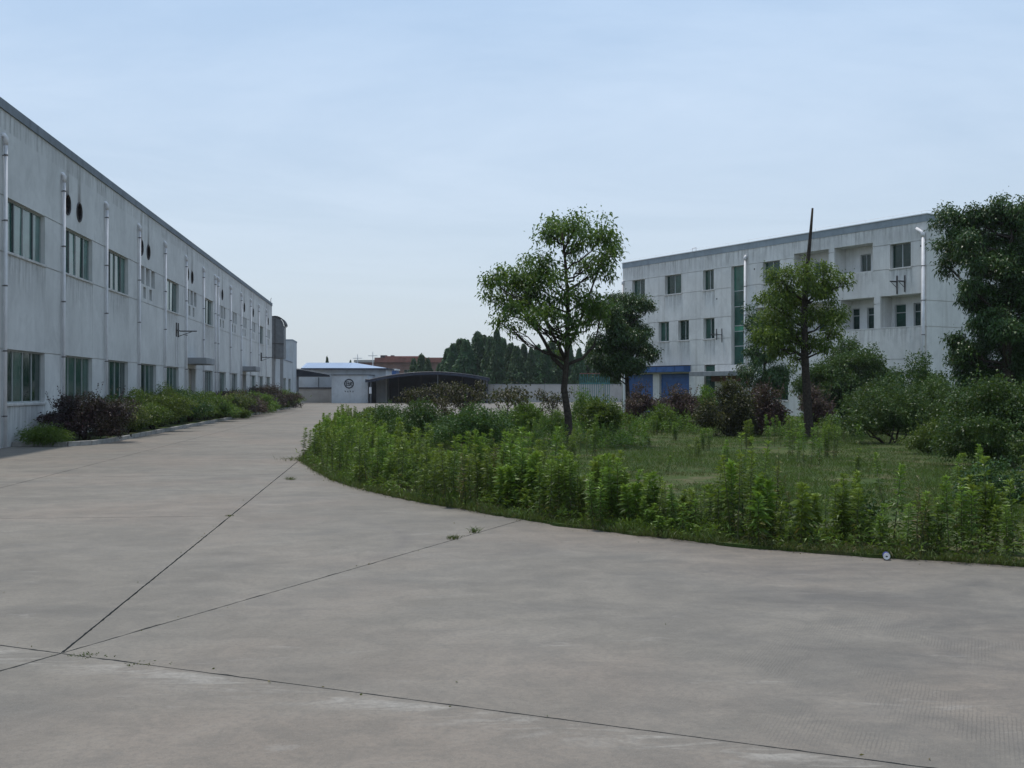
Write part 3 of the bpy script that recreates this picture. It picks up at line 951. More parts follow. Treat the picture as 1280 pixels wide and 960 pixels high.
for x, w in ((0.25, .18), (8.55, .12), (Lb - .3, .16)):
    MB().tube([(x, 0, 0), (x, 0, zarch(x) - .1)], w * .4, 8).build('post', M['greyside'], bs)
for x in (3.2, 6.1, 11.4):
    MB().tube([(x, 5, 0), (x, 5, zarch(x) - .1)], .06, 6).build('post', M['iron'], bs)
MB().box(0.05, 0.35, -.16, -.1, 1.2, 2.0).build('switch_box', M['pipe'], bs)

# blue container roof and red-roofed building further off
b = empty('blue_container', (P(476, 0, 166).x, 166, 0))
tag(b, 'bright blue sheet metal container showing behind the white shed', 'container')
s3 = 166 / F
MB().box(0, 19 * s3, 0, 5, 0, CH + 24 * s3).build('container_body', M['bluesheet'], b)
for q in range(1, 9):
    MB().box(q * 19 * s3 / 9 - .04, q * 19 * s3 / 9 + .04, -.05, -.002, .1, CH + 23.6 * s3).build('rib', M['bluesheet'], b)
MB().box(-.1, 19 * s3 + .1, -.12, 5.1, CH + 24 * s3 + .003, CH + 26 * s3).build('container_roof', M['white'], b)

RY = 260.0
rb_ = empty('red_roofed_building', (P(470, 0, RY).x, RY, 0))
tag(rb_, 'distant brown building with red roof band and rooftop tanks', 'building')
s4 = RY / F
holes = []
for i in range(9):
    for z0_ in (1.2, 4.6):
        holes.append((1.2 + i * 2.6, 2.7 + i * 2.6, z0_, z0_ + 1.7, .25, False))
wall(140 * s4, CH + 34 * s4, holes, M['brownwall'], 'wall', rb_)
for h_ in holes: window(rb_, *h_[:4], .2, 2, M['glass'], sill=False)
MB().box(-.3, 140 * s4, -.5, 12, CH + 34 * s4 + .003, CH + 40 * s4).build('roof_band', M['redbrick'], rb_)
MB().box(2, 58 * s4, 1, 11, CH + 40 * s4 + .003, CH + 42 * s4).build('roof', M['redbrick'], rb_)
for px in (476, 480, 489):
    MB().tube([((px - 470) * s4, 3, CH + 40 * s4), ((px - 470) * s4, 3, CH + 43.4 * s4)], .45, 10).build('roof_tank', M['iron'], rb_)
fw = empty('pink_building', (P(444, 0, 300).x, 300, 0))
tag(fw, 'faint pinkish low building far behind the blue-roofed shed', 'building')
s5 = 300 / F
MB().box(0, 45 * s5, 0, 8, 0, CH + 34 * s5).build('wall', M['maroon'], fw)
MB().box(-.3, 45 * s5, -.4, 8.3, CH + 34 * s5 + .003, CH + 37 * s5).build('roof_band', M['boundary'], fw)
for i, (px, top) in enumerate(((447, 443), (466, 440))):
    o = MB().tube([(0, 0, 0), (0, 0, CH + (HY - top) * .155)], [.12, .07], 6).box(-.9, .9, -.05, .05, CH + (HY - top) * .155 - .8, CH + (HY - top) * .155 - .68).build('utility_pole', M['pipe'], None, (P(px, 0, 220).x, 220, 0))
    tag(o, ('thin utility pole above the blue roof, the one nearer the factory', 'thin utility pole with cross arm beside the red-roofed building')[i], 'pole', 'far utility poles')

# boundary wall
bw = empty('boundary_wall', (P(606, 0, 152).x, 152, 0))
tag(bw, 'long plain grey boundary wall in front of the dark conifers', 'wall')
x = 0.0
while x < 34:
    MB().box(x + .02, x + 3.98, 0, .24, 0, 2.36).build('wall_panel', M['boundary'], bw)
    MB().box(x - .02, x + 4.0, -.05, .29, 2.362, 2.44).build('wall_coping', M['canopy'], bw)
    x += 4.0
gt = empty('metal_gate', (P(725, 0, 118).x, 118, 0))
tag(gt, 'teal painted barred metal gate with rusty top rail behind the tall tree', 'gate')
for q in range(17):
    MB().tube([(q * .19, 0, 0.1), (q * .19, 0, 3.3 - .25 * (q % 2))], .035, 6).build('bar', M['teal'], gt)
MB().box(-.05, 3.1, -.03, .03, .35, .45).build('rail', M['teal'], gt); MB().box(-.05, 3.1, -.03, .03, 3.32, 3.42).build('rail', M['maroon'], gt); MB().box(-.05, 3.1, -.035, .035, 2.3, 2.42).build('rail', M['teal'], gt)
wp = MB().tube([(0, 0, 0), (0, 0, 3.1)], .07, 8).build('white_post', M['white'], None, (P(780, 0, 84).x, 84, 0))
tag(wp, 'thin white post beside the blue entrance bay', 'post')

# ------------------------------------------------------------------ office building at the right
C0 = Vector((8.49, 87.05)); C1 = Vector((22.83, 62.5))
d = (C1 - C0).normalized(); AR = math.atan2(d.y, d.x); RL = (C1 - C0).length
off = empty('office_building', (C0.x, C0.y, 0), AR)
tag(off, 'three-storey pale grey office block with recessed balconies on the right', 'building')


def s(px):
    u = (px - 640) / F
    Y_ = 59.36 / (u + 0.5845)
    return (87.05 - Y_) * 1.1583


RT = 11.37
T3, B3, T2, B2, T1 = 9.97, 8.58, 6.64, 5.20, 3.42
bal = [(s(992.5), s(1036), B3 + .02, 10.22), (s(1043), s(1091), B3 + .02, 10.22),
       (s(944), s(993), B2 + .05, 7.05), (s(998.5), s(1043), B2 + .05, 7.05), (s(1050.5), s(1092.5), B2 + .05, 7.05), (s(1100.5), s(1151), B2 + .05, 7.05)]
w3 = [(s(790), s(806)), (s(831), s(851.5)), (s(878.5), s(892.2)), (s(953.5), s(974.8)), (s(1112.5), s(1138.7))]
w2 = [(s(823), s(836)), (s(847.5), s(861)), (s(879), s(893))]
hh = []
hh += [(a, b, B3, T3, .22, False) for a, b in w3] + [(a, b, B2, T2, .22, False) for a, b in w2]
hh += [(a, b, c, d_, .95, False) for a, b, c, d_ in bal]
stair = (s(914), s(929.6), 3.36, T3)
hh.append((*stair, .25, False))
door1 = (s(880), s(893.5), 0.1, T1)
hh.append((*door1, .22, False))
bay1, bay2 = (s(783), s(816), .05, 2.85), (s(824), s(861.3), .05, 2.85)
hh += [(*bay1, .25, False), (*bay2, .25, False)]
gw = [(s(960), s(985)), (s(1000), s(1028)), (s(1045), s(1075)), (s(1095), s(1130))]
hh += [(a, b, 1.0, 2.7, .22, False) for a, b in gw]
sk = lambda z: [(h[0] - .005, h[1] + .005) for h in hh if h[2] - .05 <= z <= h[3] + .05]
gr = []
for z in (T3 - .012, B3 - .02, T2 - .012, B2 - .02, T1 - .012):
    gr += grooves_h(z, 0, RL, sk(z), 0.05, 0.04)
for px, z0_, z1_ in ((831, 6.7, 8.5), (893, 6.7, 8.5), (945, 7.1, 8.5), (862, 3.6, 5.1), (880, 3.6, 5.1), (904, 3.6, 5.1)):
    gr.append((s(px) - .01, s(px) + .01, z0_, z1_, .015, True))
wall(RL, RT - .40, hh + gr, M['wall_right'], 'wall', off)
side = MB()
DP = 13.0
# end wall with score lines (built in the plane x = RL)
zs_ = [0, B2 - .05, B2, T2 - .05, T2, B3 - .05, B3, T3 - .05, T3, RT - .40]
for i, (a, b) in enumerate(zip(zs_, zs_[1:])):
    xx = RL - (.04 if i % 2 else 0)
    side.quad((xx, 0, a), (xx, DP, a), (xx, DP, b), (xx, 0, b))
    if i % 2:
        side.quad((RL, 0, a), (RL, DP, a), (xx, DP, a), (xx, 0, a)); side.quad((RL, 0, b), (RL, DP, b), (xx, DP, b), (xx, 0, b))
side.quad((0, 0, 0), (0, DP, 0), (0, DP, RT - .4), (0, 0, RT - .4)); side.quad((0, DP, 0), (RL, DP, 0), (RL, DP, RT - .4), (0, DP, RT - .4))
side.build('end_wall', M['wall_right'], off)
MB().box(-.02, RL + .02, -.03, DP + .02, RT - .40, RT - .002).build('parapet', M['coping_right'], off)
MB().box(-.07, RL + .07, -.08, .32, RT, RT + .05).box(RL - .3, RL + .07, .322, DP + .05, RT, RT + .05).build('parapet_cap', M['white'], off)
lc = MB().tube([(0, .1, RT + .22), (RL - .05, .1, RT + .22), (RL - .05, DP, RT + .22)], 0.008, 4)
for q in range(0, 29, 2): lc.tube([(q, .1, RT + .05), (q, .1, RT + .23)], .008, 4)
lc.tube([(8.2, .1, RT), (8.2, .1, RT + .28), (8.6, .1, RT + .3), (8.6, .1, RT)], .035, 6)
lc.build('lightning_wire', M['pipe'], off)
for a, b in w3:
    window(off, a, b, B3, T3, .22, 2, M['glass'], mull=.07); drip(off, a - .08, b + .08, B3 - .09)
for a, b, c, d_ in bal: drip(off, a - .05, b + .05, c - .07, 1.3)
drip(off, .3, RL - .3, RT - .405, .9)
drip(fac, -2 * BAY, 13 * BAY, TOP - .285, .55)
for a, b in w2:
    window(off, a, b, B2, T2, .22, 2, M['glass'], mull=.06); drip(off, a - .08, b + .08, B2 - .09)
for a, b in gw: window(off, a, b, 1.0, 2.7, .22, 2, M['glass'])
for i, (a, b, c, d_) in enumerate(bal):
    # recessed back wall with its own openings
    o = []
    if i == 0: o = [(s(1004) , s(1019), c + .05, c + 1.05)]
    elif i == 1: o = [(s(1061.5), s(1074.5), c + .05, c + 1.15)]
    elif i == 2: o = [(a + .9, a + 1.8, c + .02, c + 1.3)]
    elif i == 3: o = [(a + .7, a + 1.5, c + .02, c + 1.3)]
    elif i == 4: o = [(s(1047.5), s(1060.3), c + .0, c + 1.32), (s(1069.5), s(1081), c + .0, c + 1.32)]
    elif i == 5: o = [(s(1104), s(1118), c + .0, c + 1.36), (s(1127.5), s(1141), c + .0, c + 1.36)]
    o = [(max(p, a + .02), min(q, b - .02), r_, t_) for p, q, r_, t_ in o]
    bwall = wall(b - a, d_ - c, [(p - a, q - a, r_ - c, t_ - c, .12, False) for p, q, r_, t_ in o], M['wall_right'], 'balcony_wall', off)
    bwall.location = (a, .95, c)
    for p, q, r_, t_ in o:
        window(off, p, q, r_, t_, 1.06, 1 if i > 1 else 2, M['glass'][2:] + M['glass'][:1], transom=.85 if i > 3 else None, sill=False, frame='frame')
    # balcony floor edge / parapet top
    MB().box(a, b, .01, .18, c - .06, c - .003).build('balcony_sill', M['sill'], off)
# tall stair window: stacked lights with green bands
st = MB()
a, b, c, d_ = stair
W = b - a
zc = [c, c + 1.25, c + 2.25, c + 2.62, c + 3.9, c + 4.95, d_]
st.box(0, .06, -.03, .04, 0, d_ - c).box(W - .06, W, -.03, .04, 0, d_ - c)
for z in zc: st.box(.061, W - .061, -.03, .04, max(0, z - c - .03), min(d_ - c, z - c + .03))
sto = st.build('stair_window', M['frame'], off, (a, .25, c))
for i, (z0_, z1_) in enumerate(zip(zc, zc[1:])):
    gm = M['glass_stair'][(2, 2, 1, 2, 2, 0)[i]]
    MB().box(.06, W - .06, .0, .01, z0_ - c + .03, z1_ - c - .03).build('pane', gm, sto, None, (R(rnd.uniform(-.4, .4)), 0, R(rnd.uniform(-.4, .4))))
MB().box(.06, W - .06, -.012, -.002, zc[4] - c + .1, zc[4] - c + .55).build('green_band', M['glass_stair'][0], sto)
# pipes
drainpipe(off, s(933), 10.45, .075, .11)
drainpipe(off, s(1156), 10.30, .085, .13, True)
drainpipe(off, .12, 9.95, .06, .1)
# blue entrance bays with sloped blue canopy
for a, b, c, d_ in (bay1, bay2):
    dd = MB().box(a + .02, b - .02, .18, .24, c, d_ - .02).build('shutter', M['bluesheet'], off)
    nr = 9
    for q in range(nr):
        z = c + (d_ - c) * (q + .5) / nr
        MB().box(a + .04, b - .04, .155, .178, z - .13, z + .10).build('slat', M['bluesheet'], dd)
cn = MB()
ca, cb = s(785), s(863)
cn.box(ca, cb, -.55, -.001, 2.95, 3.36)
cno = cn.build('entrance_canopy', M['bluesheet'], off)
nq = 7
for q in range(nq):
    w_ = (cb - ca) / nq
    MB().box(ca + q * w_ + .02, ca + (q + 1) * w_ - .02, -.585, -.552, 2.98, 3.33).build('canopy_panel', M['bluesheet'], cno)
MB().box(ca - .03, cb + .03, -.60, -.001, 3.363, 3.42).build('canopy_edge', M['navy'], cno)
# door beside it, concrete porch slab with maroon fascia
a, b, c, d_ = door1
dd = MB().box(a + .02, b - .02, .16, .22, c, d_ - .02).build('door', M['frame_dark'], off)
for q in range(2):
    w_ = (b - a - .1) / 2
    MB().box(a + .05 + q * w_, a + .02 + (q + 1) * w_, .142, .158, c + .1, 2.35).build('pane', M['glass'][0], dd)
MB().box(a + .05, b - .05, .142, .158, 2.45, d_ - .1).build('pane', M['glass'][1], dd)
MB().tube([(a + .8, .10, 1.0), (a + .8, .10, 1.3)], .016, 6).build('handle', M['pipe'], dd)
pa, pb = s(884), s(934)
MB().bbox(pa, pb, -1.6, -.001, 2.62, 2.92, .015).build('porch_slab', M['canopy'], off)
MB().box(pa + 1.0, pb - .05, -.5, -.02, 2.25, 2.615).build('porch_panel', M['maroon'], off)
# air-conditioner brackets and stray fixings
for px, z in ((895.5, 5.85), (1121, 8.15)):
    if px < 1000:
        bk = MB().box(0, .05, -.04, -.002, -.75, 0).box(.55, .60, -.04, -.002, -.95, 0).build('bracket', M['iron'], off, (s(px), 0, z))
        for q in (0, .55): MB().box(q, q + .05, -.5, -.04, -.45, -.40).build('bracket_arm', M['iron'], bk)
        MB().box(-.05, .65, -.50, -.46, -.395, -.36).build('bracket_rail', M['iron'], bk)
    else:
        for q in (0, .55):
            bk = MB().box(0, .07, -.05, -.002, -1.05 + q * .2, .0).build('bracket', M['iron'], off, (s(px) + q, 0, z - q * .05))
            MB().box(-.02, .08, -.55, -.05, -.38, -.31).build('bracket_arm', M['iron'], bk)
            MB().tube([(.03, -.05, -.68), (.03, -.48, -.38)], .018, 5).build('brace', M['iron'], bk)
for px, z in ((943, 9.6), (896, 7.9), (1151.5, 9.65)):
    N = 10
    MB().tube([(0, -.012, 0), (0, -.001, 0)], .055, 10).build('pipe_hole', M['dark'], off, (s(px), 0, z))

# ------------------------------------------------------------------ plants
RN = np.random.default_rng(11)
DM = 4.0


def unit(v):
    return v / np.maximum(np.linalg.norm(v, axis=-1, keepdims=True), 1e-9)


def leaf_mesh(name, p, d, L, W, tint, mat, droop=0.25, fold=0.15, rng=RN):
    """one small folded leaf per row: base, left, tip, right"""
    n = len(p)
    d = unit(d)
    r = rng.normal(size=(n, 3))
    sd = unit(np.cross(d, r)); nn = np.cross(sd, d)
    nn *= np.sign(nn[:, 2:3] + 1e-6)
    L = np.broadcast_to(L, (n,))[:, None]; W = np.broadcast_to(W, (n,))[:, None]
    mid = p + d * L * 0.45 + nn * L * fold * 0.5
    tip = p + d * L + np.array([0, 0, -1.0]) * L * droop
    v = np.empty((n, 4, 3), np.float32)
    v[:, 0] = p; v[:, 1] = mid + sd * W * .5; v[:, 2] = tip; v[:, 3] = mid - sd * W * .5
    me = bpy.data.meshes.new(name)
    me.vertices.add(n * 4); me.vertices.foreach_set('co', v.reshape(-1))
    base = np.arange(n, dtype=np.int32)[:, None] * 4
    fidx = (base + np.array([[0, 1, 3, 1, 2, 3]], np.int32)).reshape(-1)
    me.loops.add(n * 6); me.loops.foreach_set('vertex_index', fidx)
    me.polygons.add(n * 2)
    me.polygons.foreach_set('loop_start', np.arange(0, n * 6, 3, dtype=np.int32))
    me.polygons.foreach_set('loop_total', np.full(n * 2, 3, np.int32))
    me.materials.append(mat)
    me.update(calc_edges=True)
    at = me.attributes.new('tint', 'FLOAT', 'POINT')
    at.data.foreach_set('value', np.repeat(np.asarray(tint, np.float32), 4))
    return me


def lobes_to_leaves(lobes, dens, leaf, rng, sub=7, tuft=9, shell=0.45, spread=0.5, flat=1.0, dm=None, jit=.55, sout=.78):
    """lobes: (x,y,z,rx,ry,rz). Returns leaf positions, directions, tints and the tuft centres"""
    P_, D_, T_, C_ = [], [], [], []
    for (x, y, z, rx, ry, rz) in lobes:
        c = np.array([x, y, z]); r3 = np.array([rx, ry, rz])
        vol = rx * ry * rz * 4.19
        # sub-clumps sit in the outer part of the lobe
        sdir = unit(rng.normal(size=(sub, 3)))
        sc = c + sdir * r3 * rng.uniform(.25, sout, (sub, 1))
        sr = rng.uniform(.34, .58, sub)
        nt = max(4, int(dens * (rx * ry * rz) ** (2 / 3) * 4 * (dm or DM)))
        k = rng.integers(0, sub, nt)
        dr = unit(rng.normal(size=(nt, 3))); dr[:, 2] = np.abs(dr[:, 2]) * .9 + dr[:, 2] * .1 - .25
        dr = unit(dr)
        rad = (shell + (1 - shell) * rng.random((nt, 1)) ** .6)
        tc_ = sc[k] + dr * r3 * sr[k][:, None] * rad
        out = unit(tc_ - c)
        ct = rng.normal(0, .10, sub)
        for j in range(tuft):
            o = unit(out * .6 + rng.normal(size=(nt, 3)) * spread + np.array([0, 0, -.1]))
            o[:, 2] *= flat
            P_.append(tc_ + rng.normal(size=(nt, 3)) * leaf * jit); D_.append(o)
            up_ = (tc_[:, 2] - z) / (rz + 1e-6)
            T_.append(np.clip(.45 + ct[k] + rng.normal(0, .22, nt), 0, 1))
        C_.append(tc_)
    return np.concatenate(P_), np.concatenate(D_), np.concatenate(T_), C_


def limb(mb, a, b, r0, r1, rng, sag=.08, n=5, seg=6):
    a = np.array(a, float); b = np.array(b, float)
    L = np.linalg.norm(b - a)
    pts, rad = [], []
    j = rng.normal(0, L * .035, (n + 1, 3)); j[0] = 0; j[-1] = 0
    for i in range(n + 1):
        t = i / n
        q = a + (b - a) * t + j[i]
        q[2] += L * sag * math.sin(math.pi * t) * (-1)
        pts.append(Vector(q)); rad.append(r0 + (r1 - r0) * t)
    mb.tube(pts, rad, seg, False)
    return pts


def tree(name, label, Y, trunk_px, trunk_r, lobes_px, mat, dens, leaf, seed, cat='tree', group=None, tuft=9, depth=.8, limbs=None, wide=.42, sub=7, dy=1.0, droop=.45, flatten=.85, twig=9, dm=2.0, grow=1.12, radii=None):
    """trunk_px: pixels from the base up; lobes_px: (x, y, radius) in photo pixels at distance Y"""
    rng = np.random.default_rng(seed)
    k = Y / F
    base = P(trunk_px[0][0], trunk_px[0][1], Y)
    root_ = empty(name, (base.x, base.y, 0.0))
    tag(root_, label, cat, group)
    loc = np.array([base.x, base.y, 0.0])
    tp = [np.array(P(x, y, Y)) - loc for x, y in trunk_px]
    tp[0][2] = -0.05
    mb = MB()
    # trunk, flared at the foot
    n = len(tp)
    rad = [trunk_r * (1 - .75 * i / max(n - 1, 1)) for i in range(n)]
    pts = [Vector(tp[0])] + [Vector(tp[0] + (tp[1] - tp[0]) * .12)] + [Vector(q) for q in tp[1:]]
    if radii: rad = radii
    mb.tube(pts, [rad[0] * 1.5, rad[0] * 1.05] + rad[1:], 10)
    lobes = []
    for (x, y, r) in lobes_px:
        dd = rng.uniform(-1, 1) * depth * dy
        c = np.array(P(x, y, Y)) - loc + np.array([0, dd, 0])
        rr = r * k * grow
        lobes.append((c[0], c[1], c[2], rr, rr * rng.uniform(.85, 1.25), rr * flatten))
    Pp, D, T, C = lobes_to_leaves(lobes, dens, leaf, rng, sub=sub, tuft=tuft, shell=.15, spread=.75, dm=dm, jit=.9, sout=1.0)
    # limbs from the trunk to each lobe and twigs to some tufts
    path = np.array([np.array(q) for q in pts])
    fine = np.concatenate([path[i] + (path[i + 1] - path[i]) * np.linspace(0, 1, 12)[:, None] for i in range(len(path) - 1)])
    for lb, tcs in zip(lobes, C):
        c = np.array(lb[:3])
        hd = np.linalg.norm(fine[:, :2] - c[:2], axis=1)
        want = c[2] - .55 * np.maximum(hd, .2) - lb[5] * .3
        low = max(fine[:, 2].max() * .35, 0.3)
        j = np.argmin(np.abs(fine[:, 2] - np.maximum(want, low)))
        lp = limb(mb, fine[j], c, max(.012, trunk_r * .26), .010, rng, .06)
        for t in tcs[rng.integers(0, len(tcs), min(twig, len(tcs)))]:
            limb(mb, lp[rng.integers(2, len(lp))], t, .011, .004, rng, .04, 3, 4)
    for lm in (limbs or []):
        q = [Vector(np.array(P(x, y, Y)) - loc + np.array([0, z, 0])) for x, y, z in lm[1]]
        mb.tube(q, list(np.linspace(lm[0], lm[0] * .35, len(q))), 7)
    mb.build('trunk', M['bark'], root_, smooth=True)
    me = leaf_mesh('crown', Pp, D, leaf * rng.uniform(.7, 1.25, len(Pp)), leaf * wide * rng.uniform(.8, 1.2, len(Pp)), T, M[mat], droop, rng=rng)
    obj('crown', me, root_)
    return root_


def foot(mb, ring, count):
    """tie the lower rings of a clump's stems together underground"""
    per = len(mb.v) // count
    mb.v.append((0, 0, -.12)); c = len(mb.v) - 1
    for k in range(count):
        for j in range(ring):
            mb.f.append((k * per + j, k * per + (j + 1) % ring, c))


def bush(name, label, pos, w, h, mat, seed, leaf=.06, dens=26, group=None, depth=None, tuft=8, cat='bush', wide=.5, lift=0.0, nl=7, spiky=0.0, parent_rot=0.0, low=0.12, spread=.5):
    rng = np.random.default_rng(seed)
    root_ = empty(name, (pos[0], pos[1], pos[2] if len(pos) > 2 else 0.03), rng.uniform(0, .6) + parent_rot)
    tag(root_, label, cat, group)
    dp = depth or w
    lobes = []
    for i in range(nl):
        t = 2 * math.pi * i / nl + rng.uniform(-.4, .4)
        q = rng.uniform(.15, .80)
        zc = h * (low + lift + rng.uniform(.15, .62) * (1 - .35 * q))
        r_ = rng.uniform(.20, .42)
        lobes.append((math.cos(t) * q * w * .55, math.sin(t) * q * dp * .55, max(zc, r_ * h * .45), r_ * w * .80, r_ * dp * .80, min(r_ * h * .95, (h - zc) * 1.1 + .05)))
    lobes.append((0, 0, h * .60, w * .32, dp * .32, h * .42)); lobes.append((0, 0, h * .34, w * .42, dp * .42, h * .34))
    Pp, D, T, C = lobes_to_leaves(lobes, dens, leaf, rng, tuft=tuft, spread=spread, shell=.25, jit=.75, sub=9)
    if spiky:
        # long young shoots standing out of the outline
        for _ in range(int(spiky)):
            t = rng.uniform(0, 2 * math.pi); q = rng.uniform(.1, .5)
            p0 = np.array([math.cos(t) * q * w, math.sin(t) * q * dp, h * rng.uniform(.55, .85) * (1 - .5 * q)])
            dr = unit(np.array([math.cos(t) * .8 * q * 2, math.sin(t) * .8 * q * 2, 1.0]))
            L = rng.uniform(.15, .34) * h
            m = 16
            pp = p0 + dr * np.linspace(0, L, m)[:, None]
            Pp = np.concatenate([Pp, pp]); D = np.concatenate([D, unit(rng.normal(size=(m, 3)) * .7 + dr)]); T = np.concatenate([T, rng.uniform(.4, .9, m)])
    Pp[:, 2] = np.maximum(Pp[:, 2], .03)
    mb = MB()
    ns = 6
    for i in range(ns):
        lb = lobes[i % len(lobes)]
        limb(mb, (rng.uniform(-.12, .12) * w * .4, rng.uniform(-.12, .12) * dp * .4, -.05), lb[:3], .018 + .008 * h, .007, rng, -.05, 4, 5)
    foot(mb, 5, ns)
    mb.build('stem', M['bark'], root_)
    me = leaf_mesh('foliage', Pp, D, leaf * rng.uniform(.7, 1.3, len(Pp)), leaf * wide * rng.uniform(.8, 1.2, len(Pp)), T, M[mat], .15, rng=rng)
    obj('foliage', me, root_)
    return root_


# the tall tree in the island
tree('broadleaf_tree', 'tall open-crowned tree on the island, its clumped crown against the sky', 34.0,
     [(712, 558), (710, 520), (705, 486), (708, 456), (709, 420), (710, 380), (707, 330), (702, 285)], .125,
     [(701, 282, 22), (686, 292, 18), (714, 287, 18), (733, 298, 22), (750, 300, 22), (765, 311, 16), (757, 330, 18), (738, 322, 16), (745, 340, 10),
      (716, 306, 12), (677, 330, 22), (660, 338, 20), (636, 344, 20), (616, 350, 16), (610, 366, 11), (648, 358, 24), (672, 356, 24), (694, 350, 14),
      (634, 374, 18), (640, 388, 14), (625, 404, 12), (640, 412, 9), (662, 385, 20), (684, 378, 20), (668, 402, 14), (690, 398, 16), (706, 372, 16),
      (725, 376, 20), (745, 378, 18), (756, 388, 12), (734, 396, 16), (718, 402, 14), (712, 424, 11), (697, 420, 11), (701, 440, 7)],
     'leaf_mid', 30, .13, 5, depth=1.1, dm=2.3, grow=1.0, limbs=[(.055, [(708, 456, 0), (728, 448, .1), (743, 432, .2), (748, 412, .2), (752, 390, .3)]),
                                               (.075, [(706, 462, 0), (692, 448, .1), (680, 425, .2), (665, 400, .3), (648, 380, .4)]),
                                               (.065, [(707, 450, 0), (698, 432, -.2), (684, 408, -.4), (672, 385, -.5)]),
                                               (.05, [(710, 432, 0), (722, 410, -.2), (732, 380, -.3), (745, 345, -.2), (757, 325, -.2)])])

tree('broadleaf_tree', 'bright green young tree with a bare topped trunk rising above its crown', 39.6,
     [(1012, 550), (1009, 500), (1006, 445), (1005, 400), (1008, 345), (1011, 318), (1014, 285), (1016, 260)], .165,
     [(1002, 350, 18), (980, 356, 20), (963, 366, 13), (1030, 350, 18), (1049, 352, 9), (1024, 364, 15), (970, 382, 15), (990, 376, 16), (1040, 394, 18), (1020, 397, 16),
      (1046, 414, 13), (980, 408, 19), (957, 426, 17), (975, 432, 17), (998, 424, 14), (1017, 430, 12), (1028, 436, 11), (945, 422, 10), (960, 402, 14), (997, 448, 8), (1010, 375, 12)],
     'leaf_light', 34, .125, 8, depth=.8, dm=3.2, grow=1.06, radii=[.16, .15, .135, .12, .085, .065, .05, .035])
tree('broadleaf_tree', 'large dark evergreen tree cut by the right edge of the picture', 40.0,
     [(1262, 552), (1260, 480), (1258, 400), (1262, 330), (1266, 290)], .24,
     [(1204, 278, 20), (1226, 268, 19), (1253, 270, 20), (1278, 272, 22), (1308, 282, 28), (1194, 306, 14), (1218, 302, 26), (1249, 302, 28), (1294, 312, 34), (1203, 328, 11), (1230, 332, 26),
      (1259, 336, 28), (1206, 361, 12), (1228, 360, 22), (1260, 368, 28), (1296, 368, 30), (1242, 387, 20), (1272, 394, 28), (1218, 404, 17), (1205, 427, 14), (1232, 420, 26), (1262, 418, 28),
      (1210, 447, 16), (1237, 452, 28), (1268, 452, 28), (1232, 480, 24), (1260, 482, 26), (1296, 440, 34), (1296, 482, 30), (1334, 340, 36), (1339, 420, 36)],
     'leaf_dark', 26, .13, 21, depth=1.6, dm=6.5, grow=1.16)
tree('broadleaf_tree', 'round dark-leaved tree behind the tall tree, in front of the blue entrance', 55.0,
     [(785, 531), (785, 500), (783, 460), (782, 400)], .16,
     [(778, 384, 20), (760, 392, 17), (798, 394, 17), (770, 412, 22), (799, 418, 18), (755, 428, 17), (785, 438, 22), (804, 438, 13), (770, 452, 17), (790, 458, 14), (748, 448, 12), (764, 466, 10)],
     'leaf_dark', 30, .13, 31, depth=1.2, dm=6.0, grow=1.26)
tree('evergreen_tree', 'narrow dark evergreen between the bright young tree and the offices', 52.0,
     [(958, 536), (957, 500), (955, 440), (952, 395)], .10,
     [(948, 394, 13), (962, 402, 15), (940, 406, 9), (950, 420, 13), (945, 440, 16), (966, 440, 18), (956, 462, 22), (974, 468, 15), (938, 464, 13), (950, 484, 18), (970, 488, 14)],
     'leaf_dark', 34, .11, 41, depth=.9, dm=3.4, grow=1.15)

# small spreading maples, flat reddish layers
for i, (bx, by, Y, lob, lab) in enumerate((
        (556, 540, 44, [(505, 500, 10), (518, 494, 14), (538, 490, 15), (552, 483, 11), (566, 486, 15), (588, 492, 15), (601, 483, 9), (548, 502, 18), (575, 503, 18), (528, 506, 14), (604, 498, 12), (560, 512, 16), (585, 512, 14), (540, 515, 14)], 'wide low maple with dark reddish-brown foliage before the arched shed'),
        (634, 556, 35.3, [(628, 494, 14), (642, 488, 12), (652, 497, 9), (618, 498, 9), (636, 500, 14), (622, 490, 9), (650, 488, 6)], 'slender reddish maple on a thin straight stem, just left of the tall tree'),
        (690, 548, 40, [(680, 496, 9), (700, 497, 9), (692, 502, 12), (674, 492, 6), (706, 490, 6), (688, 510, 9)], 'small reddish maple beside the trunk of the tall tree'))):
    tree('maple_tree', lab, Y, [(bx, by), (bx, by - 25), (bx + 1, 500)], .035, [(x, y, r) for x, y, r in lob], 'leaf_maple', 30, .085, 60 + i, depth=.9, flatten=.55, dm=1.8, group='reddish maples on the island', wide=.6, twig=3)

# ------------------------------------------------------------------ conifers and trees behind the boundary wall


def conifer_mesh(seed, H, Rb, n=5200):
    rng = np.random.default_rng(seed)
    t = rng.random(n) ** .85
    z = H * (.10 + .9 * t)
    nb = 64
    bi = rng.integers(0, nb, n)
    ba = rng.uniform(0, 2 * math.pi, nb)[bi] + rng.normal(0, .16, n)
    bz = rng.normal(0, .2, nb)[bi]
    lump = 1 + .22 * np.sin(ba * 3 + z * 1.3 + seed) + .12 * np.sin(z * 4.1 + seed * 2)
    lump = lump * rng.uniform(.62, 1.22, nb)[bi]
    rr = Rb * (1 - t) ** .95 * lump * rng.uniform(.45, 1.0, n) ** .55 + .05
    p = np.stack([np.cos(ba) * rr, np.sin(ba) * rr, z + bz - rr * .12], 1)
    d = np.stack([np.cos(ba), np.sin(ba), np.full(n, -.12)], 1) + rng.normal(0, .4, (n, 3))
    return p, d, np.clip(.45 + rng.normal(0, .22, n), 0, 1)


